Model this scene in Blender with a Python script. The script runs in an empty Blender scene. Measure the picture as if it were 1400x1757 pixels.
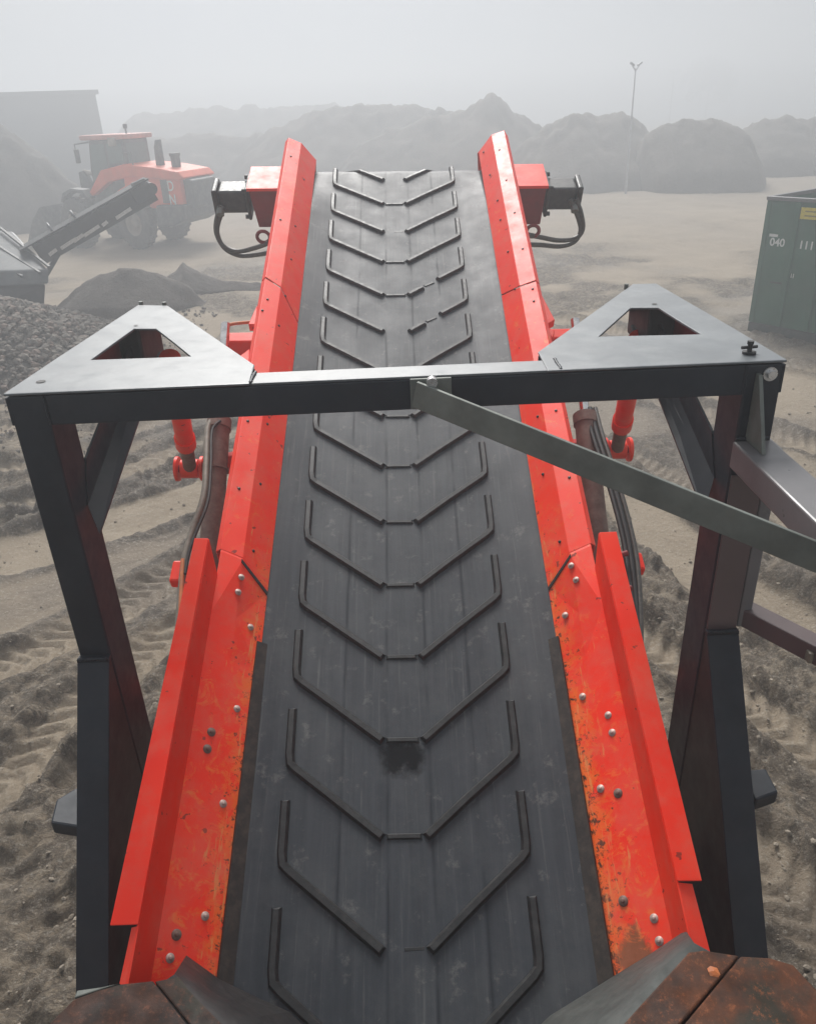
import bpy, bmesh, math, random
import numpy as np
from math import radians, sin, cos, pi, atan, tan, sqrt
from mathutils import Vector, Matrix
random.seed(7); rng = np.random.default_rng(11)
S = bpy.context.scene
COL = S.collection

# ------------------------------------------------------------------ camera
F_PX, CAM_H, HORIZON, ROLL = 1350.0, 4.3, 185.0, radians(2.5)
PITCH = atan((878.5-HORIZON)/F_PX)
fw = Vector((0, cos(PITCH), -sin(PITCH))); up0 = Vector((0, sin(PITCH), cos(PITCH))); rt0 = Vector((1, 0, 0))
rt = rt0*cos(ROLL)-up0*sin(ROLL); upv = up0*cos(ROLL)+rt0*sin(ROLL)
CAM = Vector((0, 0, CAM_H))
cd = bpy.data.cameras.new('camera'); cam = bpy.data.objects.new('camera', cd); COL.objects.link(cam)
cd.sensor_fit = 'HORIZONTAL'; cd.sensor_width = 36; cd.lens = 36*F_PX/1400; cd.clip_end = 1000; cd.clip_start = 0.05
mw = Matrix((rt, upv, -fw)).transposed().to_4x4(); mw.translation = CAM; cam.matrix_world = mw
S.camera = cam

# ------------------------------------------------------------------ light
SUN_EL, SUN_AZ = radians(43), radians(-7)        # azimuth from +Y (ahead) towards +X
w = bpy.data.worlds.new('World'); S.world = w; w.use_nodes = True
nt = w.node_tree; nt.nodes.clear()
out = nt.nodes.new('ShaderNodeOutputWorld'); bg = nt.nodes.new('ShaderNodeBackground')
sky = nt.nodes.new('ShaderNodeTexSky'); sky.sky_type = 'NISHITA'; sky.sun_disc = False
sky.sun_elevation = SUN_EL; sky.sun_rotation = SUN_AZ; sky.air_density = 1.0; sky.dust_density = 9.0; sky.ozone_density = 1.0
hs = nt.nodes.new('ShaderNodeHueSaturation'); hs.inputs['Saturation'].default_value = 0.30
mx = nt.nodes.new('ShaderNodeMix'); mx.data_type = 'RGBA'; mx.inputs['Factor'].default_value = 0.8
mx.inputs['B'].default_value = (7.6, 8.0, 8.5, 1)     # even cloud deck
nt.links.new(sky.outputs[0], hs.inputs['Color']); nt.links.new(hs.outputs[0], mx.inputs['A'])
tcw = nt.nodes.new('ShaderNodeTexCoord'); nzw = nt.nodes.new('ShaderNodeTexNoise'); nzw.inputs['Scale'].default_value = 2.2; nzw.inputs['Detail'].default_value = 5
crw = nt.nodes.new('ShaderNodeValToRGB'); crw.color_ramp.elements[0].position = .35; crw.color_ramp.elements[0].color = (6.7, 7.2, 8.1, 1)
crw.color_ramp.elements[1].position = .65; crw.color_ramp.elements[1].color = (8.5, 8.7, 8.8, 1)
nt.links.new(tcw.outputs['Generated'], nzw.inputs['Vector']); nt.links.new(nzw.outputs['Fac'], crw.inputs[0]); nt.links.new(crw.outputs[0], mx.inputs['B'])
nt.links.new(mx.outputs['Result'], bg.inputs[0]); bg.inputs[1].default_value = 0.055
nt.links.new(bg.outputs[0], out.inputs[0])
sl = bpy.data.lights.new('sun', 'SUN'); sun = bpy.data.objects.new('sun', sl); COL.objects.link(sun)
sl.energy = 3.9; sl.angle = radians(28); sl.color = (1, .975, .94)
sd = Vector((sin(SUN_AZ)*cos(SUN_EL), cos(SUN_AZ)*cos(SUN_EL), sin(SUN_EL)))
sun.rotation_euler = sd.to_track_quat('Z', 'Y').to_euler()
S.view_settings.view_transform = 'Standard'; S.view_settings.look = 'None'
S.view_settings.exposure = 0.48; S.view_settings.gamma = 1
S.cycles.volume_bounces = 2; S.cycles.use_denoising = True; S.cycles.max_bounces = 8
S.cycles.use_adaptive_sampling = True; S.cycles.adaptive_threshold = 0.01

# ------------------------------------------------------------------ measuring helpers
def ray(x, y): return rt*((x-700)/F_PX)-upv*((y-878.5)/F_PX)+fw
def hit(x, y, P, n):
    d = ray(x, y); P = Vector(P); n = Vector(n); return CAM+d*((P-CAM).dot(n)/d.dot(n))
def onz(x, y, z): return hit(x, y, (0, 0, z), (0, 0, 1))
def ony(x, y, Y): return hit(x, y, (0, Y, 0), (0, 1, 0))
def onx(x, y, X): return hit(x, y, (X, 0, 0), (1, 0, 0))
# conveyor axes: s up the belt, w across, n off the belt
CD = ray(659, -758).normalized(); CW = (rt-CD*rt.dot(CD)).normalized(); CN = CW.cross(CD).normalized()
CO = CAM+ray(712, 1650)*(1.2*F_PX/655/rt.dot(CW))
CM = Matrix((CW, CD, CN)).transposed().to_4x4(); CM.translation = CO
CMI = CM.inverted()
def cv(x, y, n=0.0):                  # -> (w, s, n) on a plane n above the belt
    return CMI @ hit(x, y, CO+CN*n, CN)
def cvs(x, y, s): return CMI @ hit(x, y, CO+CD*s, CD)

# ------------------------------------------------------------------ materials
def new_mat(name):
    m = bpy.data.materials.new(name); m.use_nodes = True
    return m, m.node_tree, m.node_tree.nodes['Principled BSDF']
def N(t, kind, **kw):
    n = t.nodes.new(kind)
    for k, v in kw.items():
        if k in n.inputs: n.inputs[k].default_value = v
        else: setattr(n, k, v)
    return n
def noise(t, co, scale, detail=6, rough=.6, dist=0.0):
    n = N(t, 'ShaderNodeTexNoise', Scale=scale, Detail=detail, Roughness=rough, Distortion=dist)
    t.links.new(co, n.inputs['Vector']); return n.outputs['Fac']
def ramp(t, fac, stops):
    r = t.nodes.new('ShaderNodeValToRGB'); el = r.color_ramp.elements
    while len(el) < len(stops): el.new(.5)
    for e, (p, c) in zip(el, stops):
        e.position = p; e.color = (c, c, c, 1) if not hasattr(c, '__len__') else (*c, 1)
    t.links.new(fac, r.inputs[0]); return r.outputs[0]
def mixc(t, fac, a, b):
    m = t.nodes.new('ShaderNodeMix'); m.data_type = 'RGBA'
    for key, v in (('A', a), ('B', b)):
        if hasattr(v, 'is_linked'): t.links.new(v, m.inputs[key])
        else: m.inputs[key].default_value = (*v, 1)
    if hasattr(fac, 'is_linked'): t.links.new(fac, m.inputs['Factor'])
    else: m.inputs['Factor'].default_value = fac
    return m.outputs['Result']
def mathn(t, op, a, b=None, c=None, clamp=False):
    m = t.nodes.new('ShaderNodeMath'); m.operation = op; m.use_clamp = clamp
    for i, v in enumerate((a, b, c)):
        if v is None: continue
        if hasattr(v, 'is_linked'): t.links.new(v, m.inputs[i])
        else: m.inputs[i].default_value = v
    return m.outputs[0]
def bump(t, b, h, strength, dist):
    n = t.nodes.new('ShaderNodeBump'); n.inputs['Strength'].default_value = strength; n.inputs['Distance'].default_value = dist
    t.links.new(h, n.inputs['Height']); t.links.new(n.outputs[0], b.inputs['Normal'])
def objco(t, scale=(1, 1, 1)):
    c = t.nodes.new('ShaderNodeTexCoord'); m = t.nodes.new('ShaderNodeMapping')
    m.inputs['Scale'].default_value = scale
    t.links.new(c.outputs['Object'], m.inputs[0]); return m.outputs[0]

def simple(name, col, rough=.5, metal=0, var=.25, scale=6, bmp=.15, bd=.002, spec=.5, dust=0.0, dustcol=(.30, .27, .23)):
    m, t, b = new_mat(name); co = objco(t)
    f = noise(t, co, scale)
    lo = tuple(c*(1-var) for c in col); hi = tuple(min(1, c*(1+var)) for c in col)
    c = mixc(t, ramp(t, f, [(.3, 0), (.7, 1)]), lo, hi)
    if dust:
        d = ramp(t, noise(t, co, scale*1.7, 8, .7), [(.45, 0), (.75, dust)])
        c = mixc(t, d, c, dustcol)
    t.links.new(c, b.inputs['Base Color'])
    r = ramp(t, noise(t, co, scale*3), [(.3, max(0, rough-.08)), (.7, min(1, rough+.1))])
    t.links.new(r, b.inputs['Roughness'])
    b.inputs['Metallic'].default_value = metal; b.inputs['Specular IOR Level'].default_value = spec
    if bmp: bump(t, b, noise(t, co, scale*8, 5), bmp, bd)
    return m

def red_worn(name, worn):
    """red paint; worn: scuffed orange band near the belt edge, in conveyor coordinates"""
    m, t, b = new_mat(name); co = objco(t)
    base = mixc(t, ramp(t, noise(t, co, 2.2, 4), [(.3, 0), (.7, 1)]), (.90, .022, .006), (.98, .040, .010))
    sep = t.nodes.new('ShaderNodeSeparateXYZ'); t.links.new(co, sep.inputs[0])
    aw = mathn(t, 'ABSOLUTE', sep.outputs['X'])
    if worn:
        e = mathn(t, 'MULTIPLY_ADD', aw, -6.0, 4.40, True)          # 1 at inner edge (.58) -> 0 at .71
        down = mathn(t, 'MULTIPLY_ADD', sep.outputs['Y'], -.42, 1.25, True)
        side = mathn(t, 'MULTIPLY_ADD', sep.outputs['X'], .14, .80)
        e2 = mathn(t, 'MULTIPLY', mathn(t, 'MULTIPLY', e, down), side)
        nz = noise(t, co, 17, 10, .78, .6)
        k = mathn(t, 'ADD', nz, mathn(t, 'MULTIPLY', e2, .44))
        base = mixc(t, ramp(t, k, [(.64, 0), (.78, .9)]), base, (.86, .13, .015))
        k2 = mathn(t, 'ADD', noise(t, co, 42, 8, .75, .3), mathn(t, 'MULTIPLY', e2, .34))
        base = mixc(t, ramp(t, k2, [(.72, 0), (.78, 1)]), base, (.06, .022, .012))
        sc = noise(t, objco(t, (30, 3, 30)), 1.6, 6, .7, .4)
        k3 = mathn(t, 'ADD', sc, mathn(t, 'MULTIPLY', e2, .22))
        base = mixc(t, ramp(t, k3, [(.67, 0), (.72, .8)]), base, (.78, .27, .08))
    if worn:
        near = mathn(t, 'MULTIPLY_ADD', sep.outputs['Y'], -5.0, .95, True)
        rgt = mathn(t, 'MULTIPLY_ADD', sep.outputs['X'], 9.0, -5.0, True); rin = mathn(t, 'MULTIPLY_ADD', sep.outputs['X'], -12.0, 9.1, True)
        rm = mathn(t, 'MULTIPLY', mathn(t, 'MULTIPLY', near, rgt), rin)
        rk = mathn(t, 'ADD', mathn(t, 'MULTIPLY', rm, .75), mathn(t, 'MULTIPLY', noise(t, co, 20, 8, .75), .6))
        base = mixc(t, ramp(t, rk, [(.70, 0), (.84, .95)]), base, (.16, .065, .02))
        lw = mathn(t, 'MULTIPLY_ADD', sep.outputs['Y'], -1.1, 1.5, True)
        sq = mathn(t, 'ADD', noise(t, co, 9, 9, .8, 1.5), mathn(t, 'MULTIPLY', lw, .05))
        base = mixc(t, ramp(t, sq, [(.575, 0), (.66, .8)]), base, (.90, .17, .03))
        sq2 = mathn(t, 'ADD', noise(t, objco(t, (1, 1, 1.01)), 23, 9, .8, 1.2), mathn(t, 'MULTIPLY', lw, .05))
        base = mixc(t, ramp(t, sq2, [(.665, 0), (.71, .8)]), base, (.16, .045, .02))
    chips = noise(t, co, 26, 3, .5)
    base = mixc(t, ramp(t, chips, [(.70, 0), (.72, .8)]), base, (.16, .02, .012))
    dust = ramp(t, noise(t, co, 5, 8, .75), [(.44, 0), (.70, .34)])
    base = mixc(t, dust, base, (.62, .22, .15))
    t.links.new(base, b.inputs['Base Color'])
    t.links.new(ramp(t, noise(t, co, 9, 5), [(.3, .34), (.7, .52)]), b.inputs['Roughness'])
    b.inputs['Specular IOR Level'].default_value = .32
    bump(t, b, noise(t, co, 30, 5), .12, .002)
    return m

def rubber(name):
    m, t, b = new_mat(name); co = objco(t)
    st = noise(t, objco(t, (26, 1.3, 1)), 1.0, 6, .65)
    c = mixc(t, ramp(t, st, [(.3, 0), (.75, 1)]), (.018, .023, .030), (.042, .048, .057))
    c = mixc(t, ramp(t, noise(t, co, 3.3, 9, .72), [(.46, 0), (.68, .5)]), c, (.068, .073, .076))
    c = mixc(t, ramp(t, noise(t, co, 11, 9, .75), [(.57, 0), (.70, .6)]), c, (.17, .168, .158))
    c = mixc(t, ramp(t, noise(t, objco(t, (60, 1.6, 1)), 1.0, 8, .75), [(.56, 0), (.70, .45)]), c, (.15, .152, .148))
    sep = t.nodes.new('ShaderNodeSeparateXYZ'); t.links.new(co, sep.inputs[0])
    X, Y = sep.outputs['X'], sep.outputs['Y']
    # grease mark on the belt below one cleat
    dx = mathn(t, 'MULTIPLY', mathn(t, 'ADD', X, .03), 8.5); dy = mathn(t, 'MULTIPLY', mathn(t, 'ADD', Y, -.655), 10)
    r2 = mathn(t, 'ADD', mathn(t, 'MULTIPLY', dx, dx), mathn(t, 'MULTIPLY', dy, dy))
    sp = mathn(t, 'MULTIPLY', mathn(t, 'SUBTRACT', 1.1, r2, None, True), noise(t, co, 14, 6, .7))
    c = mixc(t, ramp(t, sp, [(.20, 0), (.42, .88)]), c, (.006, .007, .008))
    # long seams pressed in the rubber
    wob = mathn(t, 'MULTIPLY', mathn(t, 'SUBTRACT', noise(t, co, 1.5, 3), .5), .018)
    Xw = mathn(t, 'ADD', X, wob)
    tot = None
    for x0 in (-.25, -.085, .07, .235):
        d = mathn(t, 'ABSOLUTE', mathn(t, 'ADD', Xw, -x0))
        g = mathn(t, 'MULTIPLY_ADD', d, -95, 1.0, True)
        tot = g if tot is None else mathn(t, 'ADD', tot, g)
    gate = ramp(t, noise(t, objco(t, (3, 1.2, 1)), 2, 3), [(.38, 0), (.55, .85)])
    seam = mathn(t, 'MULTIPLY', tot, gate)
    c = mixc(t, seam, c, (.02, .024, .03))
    t.links.new(c, b.inputs['Base Color'])
    t.links.new(ramp(t, noise(t, co, 6, 6), [(.3, .50), (.75, .62)]), b.inputs['Roughness'])
    sm_ = mathn(t, 'MAXIMUM', mathn(t, 'MULTIPLY', ramp(t, sp, [(.20, 0), (.42, 1)]), .85), mathn(t, 'MULTIPLY', seam, .7))
    t.links.new(mathn(t, 'MULTIPLY_ADD', sm_, -.36, .38, True), b.inputs['Specular IOR Level'])
    hh = mathn(t, 'SUBTRACT', noise(t, co, 60, 5, .7), mathn(t, 'MULTIPLY', seam, .6))
    bump(t, b, hh, .25, .002)
    return m

def rusty(name, a=(.045, .020, .012), bb=(.135, .043, .015), green=True):
    m, t, b = new_mat(name); co = objco(t)
    c = mixc(t, ramp(t, noise(t, co, 5, 8, .7), [(.40, 0), (.60, 1)]), a, bb)
    c = mixc(t, ramp(t, noise(t, co, 4.3, 8, .65), [(.48, 0), (.58, .85)]), c, (.030, .030, .020))
    c = mixc(t, ramp(t, noise(t, co, 40, 8, .85), [(.54, 0), (.64, .8)]), c, tuple(min(1, v*2.2) for v in bb))
    t.links.new(c, b.inputs['Base Color'])
    t.links.new(ramp(t, noise(t, co, 12, 5), [(.3, .5), (.7, .85)]), b.inputs['Roughness'])
    b.inputs['Metallic'].default_value = .2
    bump(t, b, noise(t, co, 35, 8, .7), .5, .004)
    return m

def ground_mat():
    m, t, b = new_mat('soil_ground')
    co = objco(t)
    a = t.nodes.new('ShaderNodeAttribute'); a.attribute_name = 'damp'
    damp = a.outputs['Fac']
    ro = t.nodes.new('ShaderNodeAttribute'); ro.attribute_name = 'rough'; rough = ro.outputs['Fac']
    c = mixc(t, ramp(t, noise(t, co, .9, 8, .65), [(.35, 0), (.65, 1)]), (.32, .256, .184), (.40, .328, .242))
    c = mixc(t, ramp(t, damp, [(.2, 0), (.8, 1)]), c, (.225, .178, .128))
    def ridged(sc, off):
        n = noise(t, objco(t, (1, 1.02+off, 1)), sc, 9, .72, .5)
        return mathn(t, 'SUBTRACT', 1.0, mathn(t, 'MULTIPLY', mathn(t, 'ABSOLUTE', mathn(t, 'SUBTRACT', n, .5)), 7.0), None, True)
    crev = mathn(t, 'MULTIPLY', ridged(3.2, .0), ramp(t, rough, [(.15, .25), (.6, 1)]))
    crev2 = mathn(t, 'MULTIPLY', ridged(11, .03), ramp(t, rough, [(.15, .15), (.6, .8)]))
    c = mixc(t, ramp(t, crev, [(.45, 0), (.95, .8)]), c, (.11, .088, .066))  # shade in the crevices, painted into the soil colour
    c = mixc(t, ramp(t, crev2, [(.5, 0), (.95, .7)]), c, (.095, .08, .062))
    c = mixc(t, ramp(t, noise(t, co, 30, 6, .8), [(.53, 0), (.64, .75)]), c, (.48, .43, .36))
    t.links.new(c, b.inputs['Base Color'])
    t.links.new(ramp(t, damp, [(.3, .92), (.9, .62)]), b.inputs['Roughness'])
    h = mathn(t, 'ADD', mathn(t, 'MULTIPLY', crev, -.5), mathn(t, 'MULTIPLY', crev2, -.3))
    h = mathn(t, 'ADD', h, noise(t, co, 13, 10, .8))
    bump(t, b, h, 1.0, .05)
    return m

def heap_mat(name, a, bb, sc=1.5):
    m, t, b = new_mat(name); co = objco(t)
    c = mixc(t, ramp(t, noise(t, co, sc, 9, .7), [(.35, 0), (.68, 1)]), a, bb)
    c = mixc(t, ramp(t, noise(t, co, sc*9, 6, .7), [(.58, 0), (.72, .6)]), c, tuple(min(1, v*1.9) for v in bb))
    t.links.new(c, b.inputs['Base Color']); b.inputs['Roughness'].default_value = .95
    bump(t, b, noise(t, co, sc*6, 8, .7), .8, .08)
    return m

M = {}
M['red'] = red_worn('red_paint', False)
M['red_worn'] = red_worn('scuffed_red_paint', True)
M['belt'] = rubber('conveyor_rubber')
M['cleat'] = simple('cleat_rubber', (.009, .010, .011), .48, var=.3, scale=20, dust=.22, dustcol=(.12, .12, .115))  # darker than the belt: shadow lines of the ribs put into the colour
M['black_rubber'] = simple('black_rubber', (.014, .014, .015), .55, dust=.25, dustcol=(.07, .06, .05), scale=9)
M['skirt'] = simple('dirty_rubber', (.02, .017, .015), .6, dust=.6, dustcol=(.10, .075, .055), scale=14)
M['grey_rubber'] = simple('dusty_rubber', (.055, .062, .058), .6, dust=.5, dustcol=(.12, .13, .12), scale=9)
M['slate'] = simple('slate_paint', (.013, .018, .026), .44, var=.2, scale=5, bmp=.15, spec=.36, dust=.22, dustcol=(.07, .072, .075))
M['slate_top'] = simple('dusty_slate_sky_glare', (.085, .098, .108), .38, var=.14, scale=4, bmp=.08, dust=.6, dustcol=(.22, .235, .24))  # slate paler on upward faces: sky glare put into the colour, plus dust film
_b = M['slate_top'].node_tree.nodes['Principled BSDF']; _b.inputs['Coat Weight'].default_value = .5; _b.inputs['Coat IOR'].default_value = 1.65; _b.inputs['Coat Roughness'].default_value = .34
M['grey_paint'] = simple('grey_brown_paint', (.15, .145, .15), .34, var=.12, scale=4, bmp=.05)
M['mauve_paint_reflection'] = simple('mauve_brown_paint_reflection', (.11, .078, .078), .42, var=.12, scale=4, bmp=.05)  # rail colour; on the right post strip it paints a reflection
M['bar_steel'] = simple('weathered_steel', (.15, .165, .15), .5, metal=.2, var=.3, scale=7, dust=.35, dustcol=(.19, .19, .16), bmp=.3)
M['steel'] = simple('zinc_steel', (.62, .62, .62), .3, metal=.9, scale=40, bmp=0)
M['bolt'] = simple('bolt_steel', (.48, .36, .32), .5, metal=.25, scale=60, bmp=.1, dust=.3)
M['dark_hole'] = simple('dark_hole', (.035, .02, .017), .5, metal=.4, scale=60, bmp=.1)
M['chrome'] = simple('chrome_rod', (.7, .68, .66), .18, metal=1, scale=20, bmp=0)
M['dust_brown'] = simple('dusty_brown_steel', (.17, .095, .075), .6, var=.3, scale=9, dust=.6, dustcol=(.30, .24, .19))
M['hose'] = simple('hose', (.05, .048, .042), .45, scale=30, dust=.4, dustcol=(.2, .18, .15))
M['hose_tan'] = simple('dusty_hose', (.19, .165, .13), .5, scale=20)
M['motor'] = simple('motor_grey', (.035, .04, .04), .42, scale=12, dust=.15)
M['orange'] = simple('orange_bar', (.55, .16, .045), .5, scale=12, dust=.5)
M['rust'] = rusty('rusty_steel')
M['rust_dark'] = rusty('dark_rusty_steel', (.022, .012, .009), (.075, .026, .012))
M['ground'] = ground_mat()
M['heap_dark'] = heap_mat('dark_soil', (.10, .088, .077), (.15, .132, .115))
M['heap_mid'] = heap_mat('brown_soil', (.13, .113, .096), (.19, .165, .14), 1.2)
M['heap_light'] = heap_mat('soft_brown_soil', (.10, .088, .076), (.15, .13, .112), 1.6)
M['rubble'] = heap_mat('rubble', (.12, .11, .095), (.22, .195, .165), 3)
M['rock_a'] = simple('grey_rock', (.17, .15, .128), .9, var=.35, scale=7, bmp=.5, bd=.01)
M['rock_b'] = simple('red_brick_piece', (.19, .145, .12), .9, var=.35, scale=7, bmp=.5, bd=.01)
M['clod'] = simple('soil_clod', (.25, .215, .17), .95, var=.35, scale=12, bmp=.5, bd=.006)
M['container'] = simple('green_container_paint', (.020, .105, .058), .55, var=.22, scale=1.6, dust=.3, dustcol=(.09, .13, .095), bmp=.2)
M['container_dark'] = simple('dark_green_base', (.035, .05, .045), .7, dust=.5, dustcol=(.10, .09, .08))
M['white'] = simple('white_lettering', (.75, .76, .74), .5, var=.1, scale=20, bmp=0)
M['yellow'] = simple('yellow_label', (.62, .50, .03), .5, var=.2, scale=30, bmp=0)
M['olive'] = simple('label_print', (.22, .17, .02), .5, bmp=0)
M['loader'] = simple('orange_loader_paint', (.85, .11, .03), .45, var=.12, scale=2, dust=.2, dustcol=(.6, .3, .2))
M['loader_dark'] = simple('dark_grey_paint', (.045, .048, .05), .6, scale=3, dust=.4)
M['loader_pale'] = simple('pale_roof', (.6, .26, .22), .5, scale=3)
M['glass'] = simple('cab_glass', (.10, .15, .14), .12, var=.1, bmp=0)
M['tyre'] = simple('dusty_tyre', (.05, .047, .043), .8, scale=4, dust=.7, dustcol=(.16, .14, .12))
M['rim'] = simple('dusty_rim', (.32, .28, .23), .7, scale=5)
M['black_metal'] = simple('black_machine', (.012, .012, .013), .5, scale=3, dust=.3, dustcol=(.10, .10, .10))
M['grey_metal'] = simple('grey_cover', (.085, .095, .10), .4, scale=3, dust=.3)
M['warehouse'] = simple('warehouse_cladding', (.16, .165, .17), .8, var=.1, scale=.3, bmp=0)
M['pole'] = simple('galvanised_pole', (.42, .43, .45), .5, bmp=0)
M['dark_red'] = simple('dark_red_paint_and_shade', (.22, .012, .014), .5, scale=8, dust=.2, dustcol=(.2, .06, .05))  # on the motor brackets, shade put into the red
M['trunk'] = simple('bark', (.06, .055, .05), .9)

# ------------------------------------------------------------------ mesh builder
MW = {}
def props(o, label=None, cat=None, group=None, kind=None):
    if label: o['label'] = label
    if cat: o['category'] = cat
    if group: o['group'] = group
    if kind: o['kind'] = kind
    return o
def thing(name, label, cat, loc=(0, 0, 0), group=None, mat=None):
    o = bpy.data.objects.new(name, None); COL.objects.link(o); o.empty_display_size = .2
    m = mat.copy() if mat is not None else Matrix.Translation(Vector(loc))
    o.matrix_world = m; MW[o.name] = m
    return props(o, label, cat, group)

class MB:
    def __init__(s): s.v = []; s.f = []; s.sm = []
    def add(s, vs, fs, smooth=False):
        k = len(s.v); s.v += [Vector(p) for p in vs]; s.f += [[i+k for i in f] for f in fs]; s.sm += [smooth]*len(fs); return s
    def hexa(s, p):   # 8 points: bottom 4 ccw, top 4 ccw
        return s.add(p, [(3, 2, 1, 0), (4, 5, 6, 7), (0, 1, 5, 4), (1, 2, 6, 5), (2, 3, 7, 6), (3, 0, 4, 7)])
    def box(s, a, b, m=None):
        x0, y0, z0 = a; x1, y1, z1 = b
        p = [Vector(q) for q in ((x0, y0, z0), (x1, y0, z0), (x1, y1, z0), (x0, y1, z0), (x0, y0, z1), (x1, y0, z1), (x1, y1, z1), (x0, y1, z1))]
        if m is not None: p = [m @ q for q in p]
        return s.hexa(p)
    def bar(s, a, b, wd, ht, upd=(0, 0, 1)):
        a = Vector(a); b = Vector(b); d = (b-a).normalized(); u = Vector(upd); x = d.cross(u).normalized(); u = x.cross(d).normalized()
        p = []
        for q in (-ht/2, ht/2):
            p += [a-x*wd/2+u*q, a+x*wd/2+u*q, b+x*wd/2+u*q, b-x*wd/2+u*q]
        return s.hexa(p)
    def prism(s, poly, ext):
        ext = Vector(ext); n = len(poly); poly = [Vector(p) for p in poly]
        vs = poly+[p+ext for p in poly]
        fs = [list(range(n))[::-1], list(range(n, 2*n))]+[(i, (i+1) % n, (i+1) % n+n, i+n) for i in range(n)]
        return s.add(vs, fs)
    def ring(s, outer, inner, ext):          # polygon with one hole (both n points)
        ext = Vector(ext); n = len(outer); o = [Vector(p) for p in outer]; i_ = [Vector(p) for p in inner]
        vs = o+i_+[p+ext for p in o]+[p+ext for p in i_]; fs = []
        for k in range(n):
            j = (k+1) % n
            fs += [(k, j, n+j, n+k), (2*n+k, 3*n+k, 3*n+j, 2*n+j), (k, 2*n+k, 2*n+j, j), (n+k, n+j, 3*n+j, 3*n+k)]
        return s.add(vs, fs)
    def tube(s, pts, r, seg=10, cap=True):
        pts = [Vector(p) for p in pts]; n = len(pts); rs = r if hasattr(r, '__len__') else [r]*n
        tg = [(pts[min(i+1, n-1)]-pts[max(i-1, 0)]).normalized() for i in range(n)]
        x = tg[0].orthogonal().normalized(); vs = []; fs = []
        for i in range(n):
            x = (x-tg[i]*x.dot(tg[i])).normalized(); y = tg[i].cross(x)
            for k in range(seg):
                a = 2*pi*k/seg; vs.append(pts[i]+(x*cos(a)+y*sin(a))*rs[i])
        for i in range(n-1):
            for k in range(seg):
                j = (k+1) % seg; fs.append((i*seg+k, i*seg+j, (i+1)*seg+j, (i+1)*seg+k))
        s.add(vs, fs, True)
        if cap:
            s.add(vs[:seg], [list(range(seg))[::-1]]); s.add(vs[-seg:], [list(range(seg))])
        return s
    def lathe(s, prof, m, seg=28):           # prof (r, h), axis local Z of m
        vs = []; fs = []; n = len(prof)
        for k in range(seg):
            a = 2*pi*k/seg
            for r, h in prof: vs.append(m @ Vector((r*cos(a), r*sin(a), h)))
        for k in range(seg):
            j = (k+1) % seg
            for i in range(n-1): fs.append((k*n+i, j*n+i, j*n+i+1, k*n+i+1))
        return s.add(vs, fs, True)
    def build(s, name, mat, parent=None, world=True, bevel=0, solid=0, weld=True, smooth_all=False):
        me = bpy.data.meshes.new(name)
        if parent is not None and world:
            inv = MW[parent.name].inverted(); vs = [inv @ v for v in s.v]
        else: vs = s.v
        me.from_pydata([tuple(v) for v in vs], [], s.f)
        me.polygons.foreach_set('use_smooth', [bool(q) or smooth_all for q in s.sm])
        me.materials.append(mat)
        if not any(s.sm) and not smooth_all:
            bm = bmesh.new(); bm.from_mesh(me); bmesh.ops.recalc_face_normals(bm, faces=bm.faces); bm.to_mesh(me); bm.free()
        me.update()
        o = bpy.data.objects.new(name, me); COL.objects.link(o)
        if parent is not None:
            o.parent = parent; MW[o.name] = MW[parent.name]
        else: MW[o.name] = Matrix()
        if solid:
            md = o.modifiers.new('solid', 'SOLIDIFY'); md.thickness = abs(solid); md.offset = 0
        if bevel:
            md = o.modifiers.new('bevel', 'BEVEL'); md.width = bevel; md.segments = 2; md.limit_method = 'ANGLE'
        return o
def smooth_path(pts, k=6):
    pts = [Vector(p) for p in pts]; out = []
    for i in range(len(pts)-1):
        p0 = pts[max(i-1, 0)]; p1 = pts[i]; p2 = pts[i+1]; p3 = pts[min(i+2, len(pts)-1)]
        for j in range(k):
            t = j/k
            out.append(.5*((2*p1)+(p2-p0)*t+(2*p0-5*p1+4*p2-p3)*t*t+(3*p1-p0-3*p2+p3)*t**3))
    return out+[pts[-1]]

# ------------------------------------------------------------------ numpy value noise
TAB = rng.random((256, 256))
def vn(x, y):
    xi = np.floor(x).astype(int); yi = np.floor(y).astype(int); fx = x-xi; fy = y-yi
    fx = fx*fx*(3-2*fx); fy = fy*fy*(3-2*fy)
    a = TAB[xi & 255, yi & 255]; b = TAB[(xi+1) & 255, yi & 255]; c = TAB[xi & 255, (yi+1) & 255]; d = TAB[(xi+1) & 255, (yi+1) & 255]
    return (a*(1-fx)+b*fx)*(1-fy)+(c*(1-fx)+d*fx)*fy
def fbm(x, y, o=5, g=.5):
    s = 0; a = 1; tot = 0
    for i in range(o):
        s = s+a*vn(x*2**i+17.3*i, y*2**i+5.1*i); tot += a; a *= g
    return s/tot

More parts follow.
